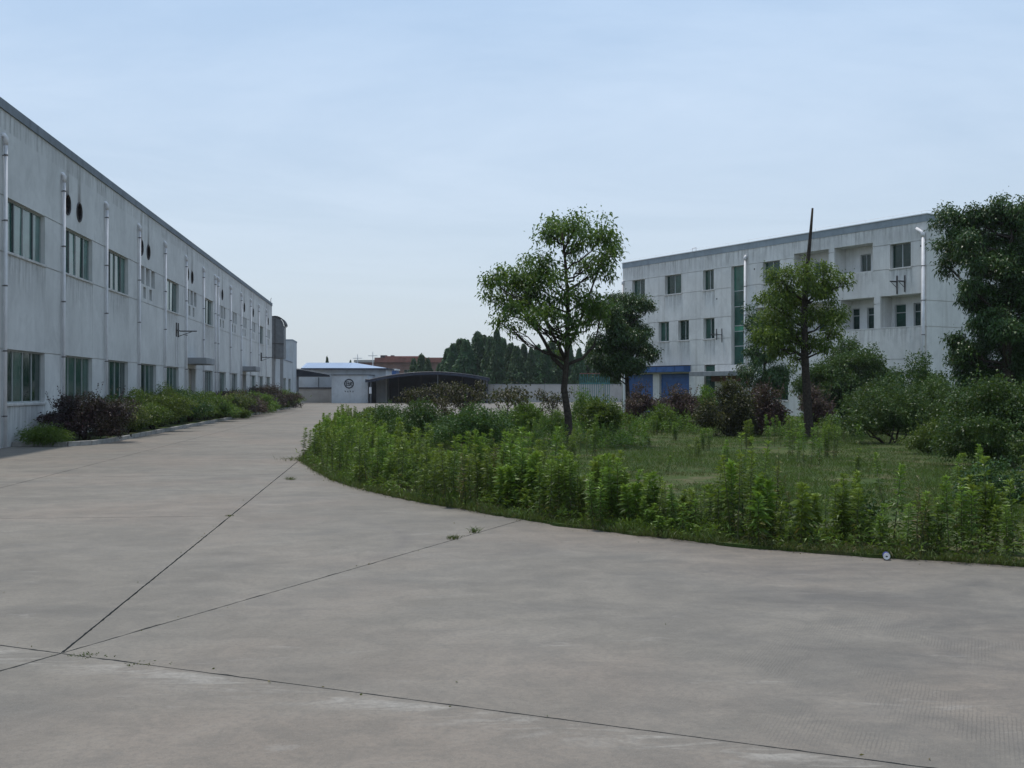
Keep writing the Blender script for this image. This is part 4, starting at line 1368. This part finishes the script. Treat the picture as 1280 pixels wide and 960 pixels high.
con_me, con_tr = [], []
for i in range(5):
    H = 10.0
    p, d, t = conifer_mesh(100 + i, H, 2.6, 9000)
    con_me.append(leaf_mesh('crown', p, d, RN.uniform(.35, .7, len(p)), .26, t, M['leaf_conifer'], .25))
    con_tr.append(MB().tube([(0, 0, -.1), (0, 0, H * .5), (0, 0, H * .96)], [.2, .12, .03], 7).mesh('trunk', M['bark']))
con = [(517, 449, 196), (527, 444, 188), (535, 449, 184), (549, 455, 180), (560, 437, 178), (566, 431, 172), (575, 425, 176), (583, 426, 170), (589, 434, 174), (597, 417, 172), (604, 421, 178), (613, 422, 170),
       (621, 414, 168), (629, 424, 174), (638, 431, 170), (646, 434, 166), (655, 431, 172), (664, 436, 166), (672, 432, 170), (681, 438, 166), (690, 428, 172), (699, 434, 166), (712, 432, 170), (724, 436, 166), (737, 430, 172), (748, 438, 168), (762, 434, 170), (409, 447, 230), (438, 451, 240)]
ORD = 'first second third fourth fifth sixth seventh eighth ninth tenth eleventh twelfth thirteenth fourteenth fifteenth sixteenth seventeenth eighteenth nineteenth twentieth twenty-first twenty-second twenty-third'.split()
for i, (px, top, Y) in enumerate(con):
    b = P(px, top, Y)
    sc_ = b.z / 10.0
    r_ = empty('conifer_tree', (b.x, Y, -.1), rnd.uniform(0, 6.28))
    q = 'tall dark green conifer in the row behind the boundary wall'
    if i == 0: q = 'small dark conifer leftmost in front of the red-roofed building'
    elif i == 1: q = 'pointed dark conifer in front of the red roof band'
    elif i == 2: q = 'conifer right of the pointed one in front of the red roof band'
    elif i == 3: q = 'lowest rounded conifer between the red-roofed building and the tall row'
    elif i < 27: q = ORD[i - 4] + ' conifer from the left in the tall dark row behind the boundary wall'
    elif i == 27: q = 'lone small conifer tip showing above the pale blue shed roof'
    elif i == 28: q = 'tiny conifer tip beside the utility pole above the pale blue roof'
    tag(r_, q, 'tree', 'conifers behind the yard' if i < 27 else None)
    wd = sc_ * rnd.uniform(.62, 1.12) if i < 27 else sc_ * .45
    for nm, me in (('trunk', con_tr[i % 5]), ('crown', con_me[i % 5])):
        o = obj(nm, me, r_); o.scale = (wd, wd, sc_)
# ------------------------------------------------------------------ shrubs along the factory wall
NB = Vector((0.994, 0.110))
fb = [  # (distance, offset from wall, width, height, kind, label)
    (36.2, 1.15, 3.0, 1.75, 'leaf_purple', 'big dark purple shrub at the near end of the factory bed'),
    (40.0, 1.25, 2.6, 1.45, 'leaf_mixed', 'green shrub with yellowish leaves right behind the big purple shrub'),
    (43.0, 1.25, 2.8, 1.55, 'leaf_mid', 'rounded green shrub below the third ground-floor window of the factory'),
    (46.2, 1.3, 3.0, 1.65, 'leaf_mid', 'green shrub bulging over the kerb, third behind the big purple shrub'),
    (49.5, 1.0, 2.6, 1.8, 'leaf_mid', 'taller green shrub before the fourth factory bay'),
    (53.0, 1.0, 2.8, 1.75, 'leaf_dark', 'dark upright shrub before the fifth ground-floor window of the factory'),
    (56.5, 1.1, 2.9, 1.75, 'leaf_mid', 'green shrub left of the first door canopy of the factory'),
    (60.0, 1.2, 2.9, 1.65, 'leaf_mid', 'green shrub just before the first door canopy of the factory'),
    (64.2, 1.5, 2.7, 1.45, 'leaf_mixed', 'yellowish green shrub below the first door canopy'),
    (68.0, 1.3, 3.0, 1.6, 'leaf_purple', 'purple shrub just past the first door canopy'),
    (72.0, 1.2, 3.0, 1.55, 'leaf_plum', 'brownish purple shrub between the two door canopies'),
    (76.0, 1.2, 3.0, 1.6, 'leaf_mid', 'green shrub between the two door canopies'),
    (80.5, 1.4, 3.0, 1.45, 'leaf_light', 'light green shrub before the second door canopy'),
    (85.0, 1.3, 3.4, 1.8, 'leaf_purple', 'dark purple shrub at the second door canopy, nearer one'),
    (90.0, 1.3, 3.6, 1.9, 'leaf_purple', 'dark purple shrub at the second door canopy, farther one'),
    (95.5, 1.2, 3.4, 1.6, 'leaf_mid', 'green shrub past the second door canopy'),
    (101, 1.2, 3.6, 1.5, 'leaf_mid', 'green shrub next to last along the factory wall'),
    (107, 1.2, 3.8, 1.45, 'leaf_light', 'green shrub at the far end of the factory wall'),
]
for i, (Y, of, w, h, mt, lab) in enumerate(fb):
    q = fl(Y, of + .28)
    bush('shrub', lab, (q.x, q.y, .09), w * 1.0, h * 1.02, mt, 200 + i, leaf=.075 if Y < 60 else .10, dens=38 if Y < 60 else 26, group='shrubs along the factory wall', depth=w * 1.12 if Y < 60 else w * 1.35,
         spiky=26 if i in (0, 4, 5) else 10, cat='shrub', parent_rot=AL)
q = fl(66.5, 2.75)
bush('weed_clump', 'small green weed clump on the concrete outside the factory bed', (q.x, q.y, 0), .9, .55, 'leaf_mid', 230, leaf=.08, dens=40, cat='weed')
q = P(56, 0, 34.2)
bush('grass_clump', 'bright green grass clump inside the kerb at the near end of the bed', (q.x, q.y, .09), 1.35, .42, 'leaf_light', 231, leaf=.14, dens=70, cat='grass', wide=.14, spread=.35)

# ------------------------------------------------------------------ shrubs on the island
isb = [  # x, base y, width px, height px, material, leaf, label
    (1062, 528, 104, 102, 'leaf_deep', .11, 'tall green bush in front of the offices, right of the young tree'),
    (1140, 524, 60, 96, 'leaf_dark', .11, 'upright dark bush before the corner of the offices'),
    (1186, 522, 44, 86, 'leaf_dark', .11, 'small dark bush below the end wall of the offices'),
    (1126, 558, 110, 88, 'leaf_deep', .07, 'broad fine-leaved bush behind the low clipped bush'),
    (1205, 556, 104, 92, 'leaf_deep', .07, 'fine-leaved bush at the foot of the large evergreen'),
    (1172, 571, 70, 44, 'leaf_mid', .05, 'low flat-topped clipped bush on the lawn'),
    (1266, 590, 140, 124, 'leaf_deep', .06, 'big feathery bush at the right edge of the picture'),
    (515, 560, 84, 56, 'leaf_deep', .06, 'dense dark green bush nearest the tip of the island'),
    (585, 566, 92, 60, 'leaf_deep', .06, 'dense dark green bush right of its twin near the island tip'),
    (470, 542, 74, 34, 'leaf_deep', .07, 'low dark green hedge bush in front of the white shed'),
    (854, 536, 60, 54, 'leaf_plum', .075, 'purple-brown bush in front of the blue entrance'),
    (803, 534, 44, 50, 'leaf_plum', .075, 'smaller purple-brown bush under the round dark tree'),
    (915, 548, 66, 76, 'leaf_fleck', .08, 'dark bush flecked with pale yellow leaves'),
    (954, 546, 54, 68, 'leaf_plum', .08, 'tall plum-coloured bush left of the young tree trunk'),
    (1022, 536, 36, 56, 'leaf_plum', .08, 'plum bush right behind the young tree trunk'),
    (752, 552, 44, 60, 'leaf_mid', .07, 'loose light green bush right of the tall tree trunk'),
    (828, 542, 26, 34, 'leaf_light', .07, 'small loose green bush between the two purple-brown bushes'),
    (655, 546, 46, 44, 'leaf_light', .07, 'loose green bush between the slender maple and the tall tree'),
    (733, 540, 30, 56, 'leaf_light', .07, 'narrow yellowish green bush just right of the tall tree trunk'),
    (888, 536, 30, 52, 'leaf_light', .08, 'light green bush behind the yellow-flecked bush'),
    (700, 552, 40, 36, 'leaf_mid', .06, 'low bush around the foot of the tall tree'),
    (1158, 545, 90, 96, 'leaf_deep', .08, 'dark green bush filling the gap under the large evergreen'),
    (1110, 540, 60, 70, 'leaf_deep', .08, 'rounded bush between the tall office bush and the fine-leaved bush'),
    (1248, 640, 84, 60, 'leaf_dark', .05, 'dark low bush among the weeds near the right edge'),
    (1085, 668, 46, 46, 'leaf_dark', .045, 'dark leafy bush low in the weed border, right of the white can'),
    (975, 670, 42, 36, 'leaf_dark', .045, 'dark leafy bush low in the weed border between two tall clumps'),
]
for i, (px, by, w, h, mt, lf, lab) in enumerate(isb):
    X_, Y_ = G(px, by)
    k_ = Y_ / F
    bush('bush', lab, (X_, Y_ + w * k_ * .35), w * k_ * 1.22, h * k_ * 1.08, mt, 300 + i, leaf=lf * 1.15, dens=34 if Y_ > 30 else 46, depth=w * k_ * 1.1, spiky=12 if mt in ('leaf_plum', 'leaf_light') else 6, group='bushes on the island', low=.05)

# ------------------------------------------------------------------ tall weeds at the island rim


def weed_parts(seed, h, nst, spread=.16, dead=False, leafy=1.0):
    rng = np.random.default_rng(seed)
    Pp, D, Ls, T = [], [], [], []
    mb = MB()
    for s_ in range(nst):
        b = np.array([rng.normal(0, spread), rng.normal(0, spread), 0])
        hh_ = h * rng.uniform(.62, 1.0) if s_ else h
        lean = rng.normal(0, .06, 2) * hh_
        top = b + np.array([lean[0], lean[1], hh_])
        mid_ = (b + top) / 2 + np.array([rng.normal(0, .015), rng.normal(0, .015), 0])
        mb.tube([Vector(b - np.array([0, 0, .03])), Vector(mid_), Vector(top)], [.007, .005, .002], 5, False)
        n = int(135 * hh_) + 14
        t = np.sort(rng.random(n)) ** .8 * .97 + .03
        a = np.arange(n) * 2.39996 + rng.uniform(0, 6)
        base = np.where((t < .5)[:, None], b + (mid_ - b) * (t * 2)[:, None], mid_ + (top - mid_) * (t * 2 - 1)[:, None])
        el = -.35 + 1.25 * t ** 1.6 + rng.normal(0, .18, n)
        d = np.stack([np.cos(a) * np.cos(el), np.sin(a) * np.cos(el), np.sin(el)], 1)
        L = .118 * (1 - .42 * np.abs(t - .6) / .6) * rng.uniform(.7, 1.25, n)
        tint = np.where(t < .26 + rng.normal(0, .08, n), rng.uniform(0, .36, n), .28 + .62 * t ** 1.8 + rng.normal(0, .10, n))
        keep = (t > .22) | (rng.random(n) < .5)
        Pp.append(base[keep]); D.append(d[keep]); Ls.append(L[keep]); T.append(np.clip(tint, 0, 1)[keep])
        # tip rosette
        m = 12
        a = rng.uniform(0, 6.28, m); el = rng.uniform(.5, 1.3, m)
        Pp.append(np.repeat(top[None], m, 0)); D.append(np.stack([np.cos(a) * np.cos(el), np.sin(a) * np.cos(el), np.sin(el)], 1)); Ls.append(rng.uniform(.06, .11, m)); T.append(rng.uniform(.75, 1, m))
    Pp = np.concatenate(Pp); D = np.concatenate(D); Ls = np.concatenate(Ls); T = np.concatenate(T)
    if dead:
        T = T * .16; pick = rng.random(len(T)) < .4; Pp, D, Ls, T = Pp[pick], D[pick], Ls[pick] * .7, T[pick]
    Ls = Ls * leafy
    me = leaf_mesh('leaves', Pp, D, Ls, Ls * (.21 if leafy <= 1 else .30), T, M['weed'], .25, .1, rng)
    foot(mb, 5, nst)
    return mb.mesh('stem', M['stem']), me


weeds = [weed_parts(500 + i, 1.0, n, sp) for i, (n, sp) in enumerate([(3, .12), (4, .14), (5, .16), (3, .10), (4, .18), (6, .2), (2, .08), (1, .03)])]
weeds.append(weed_parts(540, 1.05, 3, .1, True))
weeds.append(weed_parts(541, .8, 4, .12, False, 1.35))
weeds.append(weed_parts(542, 1.0, 3, .08, False, .7))


def put_weed(x, y, h, kind, name, label, group):
    r_ = empty(name, (x, y, .03), rnd.uniform(0, 6.28))
    tag(r_, label, 'weed', group)
    sc_ = (h * rnd.uniform(.9, 1.1) * .5 + .5, ) * 2 + (h,)
    for nm, me in zip(('stem', 'leaves'), weeds[kind]):
        o = obj(nm, me, r_); o.scale = sc_


def inside(p):
    """is a ground point on the island (even-odd over the rim polygon)"""
    poly = EDGE + BACK
    c = False
    for a, b in zip(poly, poly[1:] + poly[:1]):
        if (a.y > p[1]) != (b.y > p[1]) and p[0] < (b.x - a.x) * (p[1] - a.y) / (b.y - a.y) + a.x: c = not c
    return c


def px_of(x, y): return 640 + x / y * F


# height of the weed border as the photograph shows it, by column
hx = [(370, .80), (400, .86), (480, .80), (520, .78), (560, .84), (600, .88), (650, .72), (700, .72), (730, .78), (770, .55), (820, .46), (880, .55), (890, .95), (930, 1.08), (958, 1.02), (966, .45), (1002, .5), (1008, .72), (1030, .85), (1048, .72), (1056, .55),
      (1085, .55), (1115, .9), (1130, .6), (1165, .78), (1190, .62), (1230, .88), (1280, .95)]


def hat(px):
    if px <= hx[0][0]: return hx[0][1]
    for (a, u), (b, v) in zip(hx, hx[1:]):
        if px <= b: return u + (v - u) * (px - a) / (b - a)
    return hx[-1][1]


n_w = 0
rim2 = along(EDGE[1:], .115, 0.0)
for i, p in enumerate(rim2[:-1]):
    q = rim2[i + 1]
    dd = (q - p)
    if dd.length < 1e-6: continue
    dd.normalize()
    nn = Vector((dd.y, -dd.x))
    if not inside(p + nn * .3): nn = -nn
    if p.y > 46: continue
    px = px_of(p.x, p.y)
    H = hat(px)
    full = (.42 if px < 520 else .62) if px < 720 else (.95 if 885 < px < 962 else (.8 if 1005 < px < 1048 else (.75 if px < 880 else .8)))
    if p.y > 27.6: full *= .8
    for row in range(2):
        if rnd.random() > full * .80: continue
        o_ = .30 + row * .42 + rnd.uniform(-.16, .22)
        if px < 560: o_ += rnd.choice((0, 0, .5, .9))
        w = p + nn * o_ + dd * rnd.uniform(-.1, .1)
        if n_w >= 296 or not inside(w): continue
        hh_ = H * rnd.choice((.55, .7, .85, .95, 1.0, 1.1, 1.22)) * rnd.uniform(.94, 1.06)
        kind = rnd.choice((0, 1, 2, 3, 4, 5)) if px < 880 else (rnd.choice((0, 1, 3, 2)) if 885 < px < 962 or 1005 < px < 1048 else rnd.choice((0, 3, 3, 6, 7, 1)))
        v_ = rnd.random()
        if v_ < .07: kind = 8
        elif v_ < .19: kind = 9
        elif v_ < .38: kind = 10
        if px < 520: lab = ('tall bright green weed in the dense border around the tip of the island', 'weeds at the island tip')
        elif px < 720: lab = ('bright green weed in the middle stretch of the island border', 'weeds in the middle of the border')
        elif px < 880: lab = ('short green weed in the low stretch of the border before the open lawn', 'weeds in the low stretch of the border')
        elif px < 968: lab = ('tall dark green weed in the tallest clump of the border', 'weeds of the tallest clump')
        elif px < 1056: lab = ('tall weed in the clump right of the tallest one', 'weeds of the second tall clump')
        else: lab = ('straggly tall weed in the border near the white can and the right edge', 'straggly weeds at the right')
        put_weed(w.x, w.y, hh_, kind, 'tall_weed', *lab); n_w += 1

# loose weeds standing on the lawn
for px, by, h, kd in ((742, 578, 1.05, 6), (604, 588, .8, 3), (590, 582, .75, 0), (1012, 585, .9, 1), (990, 575, .8, 3), (1035, 576, .8, 2), (880, 565, .6, 2), (868, 575, .5, 4), (905, 590, .6, 3), (1070, 600, .55, 6), (660, 575, .6, 4), (680, 580, .5, 2),
                       (820, 545, .7, 2), (780, 545, .7, 1), (845, 552, .6, 2), (720, 568, .6, 5), (640, 566, .6, 5), (936, 562, .8, 2), (960, 560, .9, 1), (1110, 640, .75, 7), (1200, 630, .7, 6), (1228, 625, .8, 1), (812, 560, .35, 6), (830, 595, .35, 7), (905, 545, .7, 5),
                       (665, 556, .8, 5), (712, 575, .55, 5), (745, 560, .7, 5), (800, 552, .6, 5), (985, 552, .8, 5), (1040, 556, .7, 5)):
    X_, Y_ = G(px, by)
    put_weed(X_, Y_, h, kd, 'lawn_weed', 'green weed standing alone out on the rough lawn', 'weeds scattered over the lawn')

# dense low weeds filling the border between the tall stems
rng = np.random.default_rng(77)
Pp, D, Ls, T = [], [], [], []
for p, q in zip(rim2, rim2[1:]):
    if p.y > 52: continue
    dd = (q - p).normalized(); nn = Vector((dd.y, -dd.x))
    if not inside(p + nn * .3): nn = -nn
    px = px_of(p.x, p.y); H = hat(px)
    hm = (.55 if px < 720 else (.42 if px < 1056 else .62)) * H
    ns = 8 if p.y < 30 else 8
    for _ in range(ns):
        o_ = rng.uniform(.06, 1.25 if px < 720 else .85)
        b = np.array([p.x + nn.x * o_ + rng.normal(0, .06), p.y + nn.y * o_ + rng.normal(0, .06), .03])
        h_ = hm * rng.uniform(.35, 1.0) * min(1, .25 + o_ * 2.0)
        m = int(10 + 26 * h_)
        t = rng.random(m)
        a = rng.uniform(0, 6.28, m); el = -.3 + 1.3 * t + rng.normal(0, .2, m)
        Pp.append(b + np.stack([rng.normal(0, .02, m), rng.normal(0, .02, m), t * h_], 1))
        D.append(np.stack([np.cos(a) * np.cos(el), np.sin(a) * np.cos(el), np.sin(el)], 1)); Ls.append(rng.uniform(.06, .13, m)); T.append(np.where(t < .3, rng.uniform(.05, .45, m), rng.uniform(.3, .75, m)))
Pp = np.concatenate(Pp); D = np.concatenate(D); Ls = np.concatenate(Ls); T = np.concatenate(T)
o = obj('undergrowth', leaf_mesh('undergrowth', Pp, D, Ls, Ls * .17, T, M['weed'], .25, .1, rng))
tag(o, 'dense low green undergrowth between the tall weeds of the border', 'undergrowth', kind='stuff')

def fnoise(x, y, s_, seed):
    r = np.random.default_rng(seed); v = 0
    for k in range(6):
        a = r.uniform(0, 6.28); f = s_ * 1.6 ** (k * .7); v = v + np.sin((x * np.cos(a) + y * np.sin(a)) * f + r.uniform(0, 6.28)) / (1.3 ** k)
    return v


# loose tall herbs standing in the back half of the island, too dense to count
Pp, D, Ls, T = [], [], [], []
for _ in range(1500):
    yy = rng.uniform(31, 58); px = rng.uniform(430, 1100)
    xx = (px - 640) / F * yy
    if not inside((xx, yy)): continue
    den = fnoise(xx, yy, .35, 9) + fnoise(xx, yy, .9, 10) * .5
    if px > 780 and yy < 42: den -= 1.6
    if px > 1000: den -= .8
    if den < -.2 + rng.normal(0, .3): continue
    h_ = rng.uniform(.25, .85) * (1.0 if px > 560 else .8)
    for s_ in range(3):
        b = np.array([xx + rng.normal(0, .12), yy + rng.normal(0, .12), .03]); m = int(14 + 34 * h_)
        t = rng.random(m); a = rng.uniform(0, 6.28, m); el = -.2 + 1.2 * t + rng.normal(0, .25, m)
        Pp.append(b + np.stack([rng.normal(0, .03, m), rng.normal(0, .03, m), t * h_ * rng.uniform(.7, 1.1)], 1))
        D.append(np.stack([np.cos(a) * np.cos(el), np.sin(a) * np.cos(el), np.sin(el)], 1)); Ls.append(rng.uniform(.08, .15, m)); T.append(np.where(t < .25, rng.uniform(.05, .45, m), rng.uniform(.3, .8, m)))
Pp = np.concatenate(Pp); D = np.concatenate(D); Ls = np.concatenate(Ls); T = np.concatenate(T)
o = obj('meadow_weeds', leaf_mesh('meadow_weeds', Pp, D, Ls, Ls * .24, T, M['weed'], .25, .1, rng))
tag(o, 'loose meadow of tall green herbs around the bushes at the back of the island', 'weeds', kind='stuff')

# ------------------------------------------------------------------ grass


def blades(name, xs, ys, hs, rng, per=5, width=.007, spread=.05, tint0=.5, z=.035, lean=.5):
    n = len(xs) * per
    x = np.repeat(xs, per) + rng.normal(0, spread, n); y = np.repeat(ys, per) + rng.normal(0, spread, n)
    h_ = np.repeat(hs, per) * rng.uniform(.5, 1.2, n)
    a = rng.uniform(0, 6.28, n)
    d = np.stack([np.cos(a) * lean, np.sin(a) * lean, np.ones(n)], 1) + rng.normal(0, .15, (n, 3))
    t = np.clip(np.repeat(tint0 if hasattr(tint0, '__len__') else np.full(len(xs), tint0), per) + rng.normal(0, .18, n), 0, 1)
    return leaf_mesh(name, np.stack([x, y, np.full(n, z)], 1), d, h_, width, t, M['grass'], .25, .05, rng)


# dark turf skirt hanging over the concrete along the rim
xs, ys, hs = [], [], []
for p in along(EDGE[1:], .022, 0.0):
    if p.y > 48: continue
    for _ in range(3 if p.y < 20 else 2):
        cr_ = abs(math.sin(p.x * 2.1 + p.y) * math.sin(p.x * .7 - p.y * 1.9)); xs.append(p.x + rng.normal(.02, .05)); ys.append(p.y + abs(rng.normal(0, .14)) - .04 - .12 * cr_ * rng.random()); hs.append(rng.uniform(.06, .15) + .07 * cr_ * rng.random())
xs, ys, hs = map(np.array, (xs, ys, hs))
o = obj('rim_grass', blades('rim_grass', xs, ys, hs, rng, 5, .008, .04, .42, z=.01))
tag(o, 'dark turf hanging over the concrete along the island rim', 'grass', kind='stuff')

# lawn
N = 90000
dist = 11.5 + 48 * rng.random(N) ** 1.7
u = rng.uniform(-300, 760, N) / F
xs, ys = u * dist, dist
ok = np.array([inside((a, b)) for a, b in zip(xs, ys)])
xs, ys = xs[ok], ys[ok]
bare = fnoise(xs, ys, .55, 3) + fnoise(xs, ys, 1.7, 4) * .6
keep = bare < 1.25 + rng.normal(0, .35, len(xs))
xs, ys, bare = xs[keep], ys[keep], bare[keep]
tint = .56 - np.clip(bare + .3, 0, 2.5) * .17 + .12 * np.clip(fnoise(xs, ys, 2.6, 15), -1, 1)
o = obj('lawn_grass', blades('lawn_grass', xs, ys, .05 + .06 * rng.random(len(xs)) + .05 * np.clip(-bare, 0, 2) + .05 * np.clip(fnoise(xs, ys, 2.6, 15), 0, 1.5), rng, 4, .011 + 0.0, .07, tint))
tag(o, 'short rough grass covering the island lawn', 'grass', kind='stuff')

# tufts growing in the concrete joints
for i, (px, py, h, lab) in enumerate(((565, 674, .10, 'sprig of grass in the slanting concrete joint, the one farther from the border'), (593, 666, .14, 'dark grass tuft in the slanting concrete joint close to the border'),
                                      (363, 600, .13, 'lone dark tuft on the concrete off the tip of the island'), (287, 645, .05, 'low tuft halfway along the long straight joint'), (374, 576, .2, 'grass spilling onto the concrete at the tip of the island'),
                                      (105, 819, .035, 'flat dark moss tuft just right of where the joints meet'), (182, 829, .03, 'flat brownish tuft on the near joint'))):
    X_, Y_ = G(px, py)
    n = 16 if i != 4 else 60
    sp = .03 if i < 4 else (.22 if i == 4 else .06)
    me = blades('grass_tuft', np.full(n, X_) + rng.normal(0, sp, n), np.full(n, Y_) + rng.normal(0, sp * .6, n), np.full(n, h), rng, 4, .007, .015, .42, z=-.01, lean=.7)
    o = obj('grass_tuft', me)
    tag(o, lab, 'grass', 'tufts in the concrete joints')

# dry leaf crumbs and grit blown against the rim and into the joints
xs, ys = [], []
for p in along(EDGE[1:15], .05):
    if rng.random() < .5: xs.append(p.x + rng.normal(0, .1)); ys.append(p.y - abs(rng.normal(.05, .18)))
for k in range(45):
    q = NODE + (J3 * rng.uniform(-1, 6) if k % 3 == 0 else (J2 * rng.uniform(-1, 9) if k % 3 == 1 else E1 * rng.uniform(0, 14)))
    xs.append(q.x + rng.normal(0, .05)); ys.append(q.y + rng.normal(0, .05))
for k in range(14):
    xs.append(rng.uniform(-7, 5)); ys.append(rng.uniform(5, 20))
n = len(xs)
a = rng.uniform(0, 6.28, n)
o = obj('leaf_litter', leaf_mesh('leaf_litter', np.stack([np.array(xs), np.array(ys), np.full(n, .004)], 1), np.stack([np.cos(a), np.sin(a), np.full(n, .06)], 1), rng.uniform(.010, .032, n), rng.uniform(.006, .014, n), rng.uniform(0, .22, n), M['weed'], -.02, .2, rng))
tag(o, 'scattered dry leaf crumbs and grit on the concrete', 'litter', kind='stuff')

# ------------------------------------------------------------------ white can lying at the rim
X_, Y_ = G(1108, 700.5)
cn = empty('drink_can', (X_, Y_, .042), R(-14))
tag(cn, 'small white and blue drink can lying at the edge of the weeds', 'can')
pr = [(.0, .027), (.004, .0295), (.012, .0335), (.1, .0335), (.112, .028), (.115, .0265)]
b = MB(); N = 24
for (y0, r0), (y1, r1) in zip(pr, pr[1:]):
    for j in range(N):
        t0, t1 = 2 * math.pi * j / N, 2 * math.pi * (j + 1) / N
        b.quad((math.cos(t0) * r0, y0, math.sin(t0) * r0), (math.cos(t1) * r0, y0, math.sin(t1) * r0), (math.cos(t1) * r1, y1, math.sin(t1) * r1), (math.cos(t0) * r1, y1, math.sin(t0) * r1))
b.poly([(math.cos(2 * math.pi * j / N) * .0265, .115, math.sin(2 * math.pi * j / N) * .0265) for j in range(N)])
b.build('can_body', M['canblue'], cn, smooth=False)
MB().poly([(math.cos(2 * math.pi * j / N) * .028, .003, math.sin(2 * math.pi * j / N) * .028) for j in range(N)]).build('can_end', M['white'], cn)
MB().tube([(math.cos(2 * math.pi * j / N) * .0305, .001, math.sin(2 * math.pi * j / N) * .0305) for j in range(N + 1)], .0032, 6, False).build('can_rim', M['white'], cn)
MB().poly([(math.cos(2 * math.pi * j / 12) * .011, -.001, math.sin(2 * math.pi * j / 12) * .007 - .002) for j in range(12)]).build('can_mouth', M['dark'], cn)

# ------------------------------------------------------------------ summer haze
hz = bpy.data.materials.new('haze_air'); hz.use_nodes = True
hn = hz.node_tree; hn.nodes.clear()
pv = hn.nodes.new('ShaderNodeVolumePrincipled')
pv.inputs['Color'].default_value = (0.90, 0.94, 1.0, 1); pv.inputs['Density'].default_value = 0.00016; pv.inputs['Anisotropy'].default_value = 0.25
ho = hn.nodes.new('ShaderNodeOutputMaterial'); hn.links.new(pv.outputs[0], ho.inputs['Volume'])
hb = MB().box(-420, 420, -60, 420, -1.4, 18).build('haze', hz)
tag(hb, 'thin pale summer haze hanging over the yard', 'haze', kind='stuff')
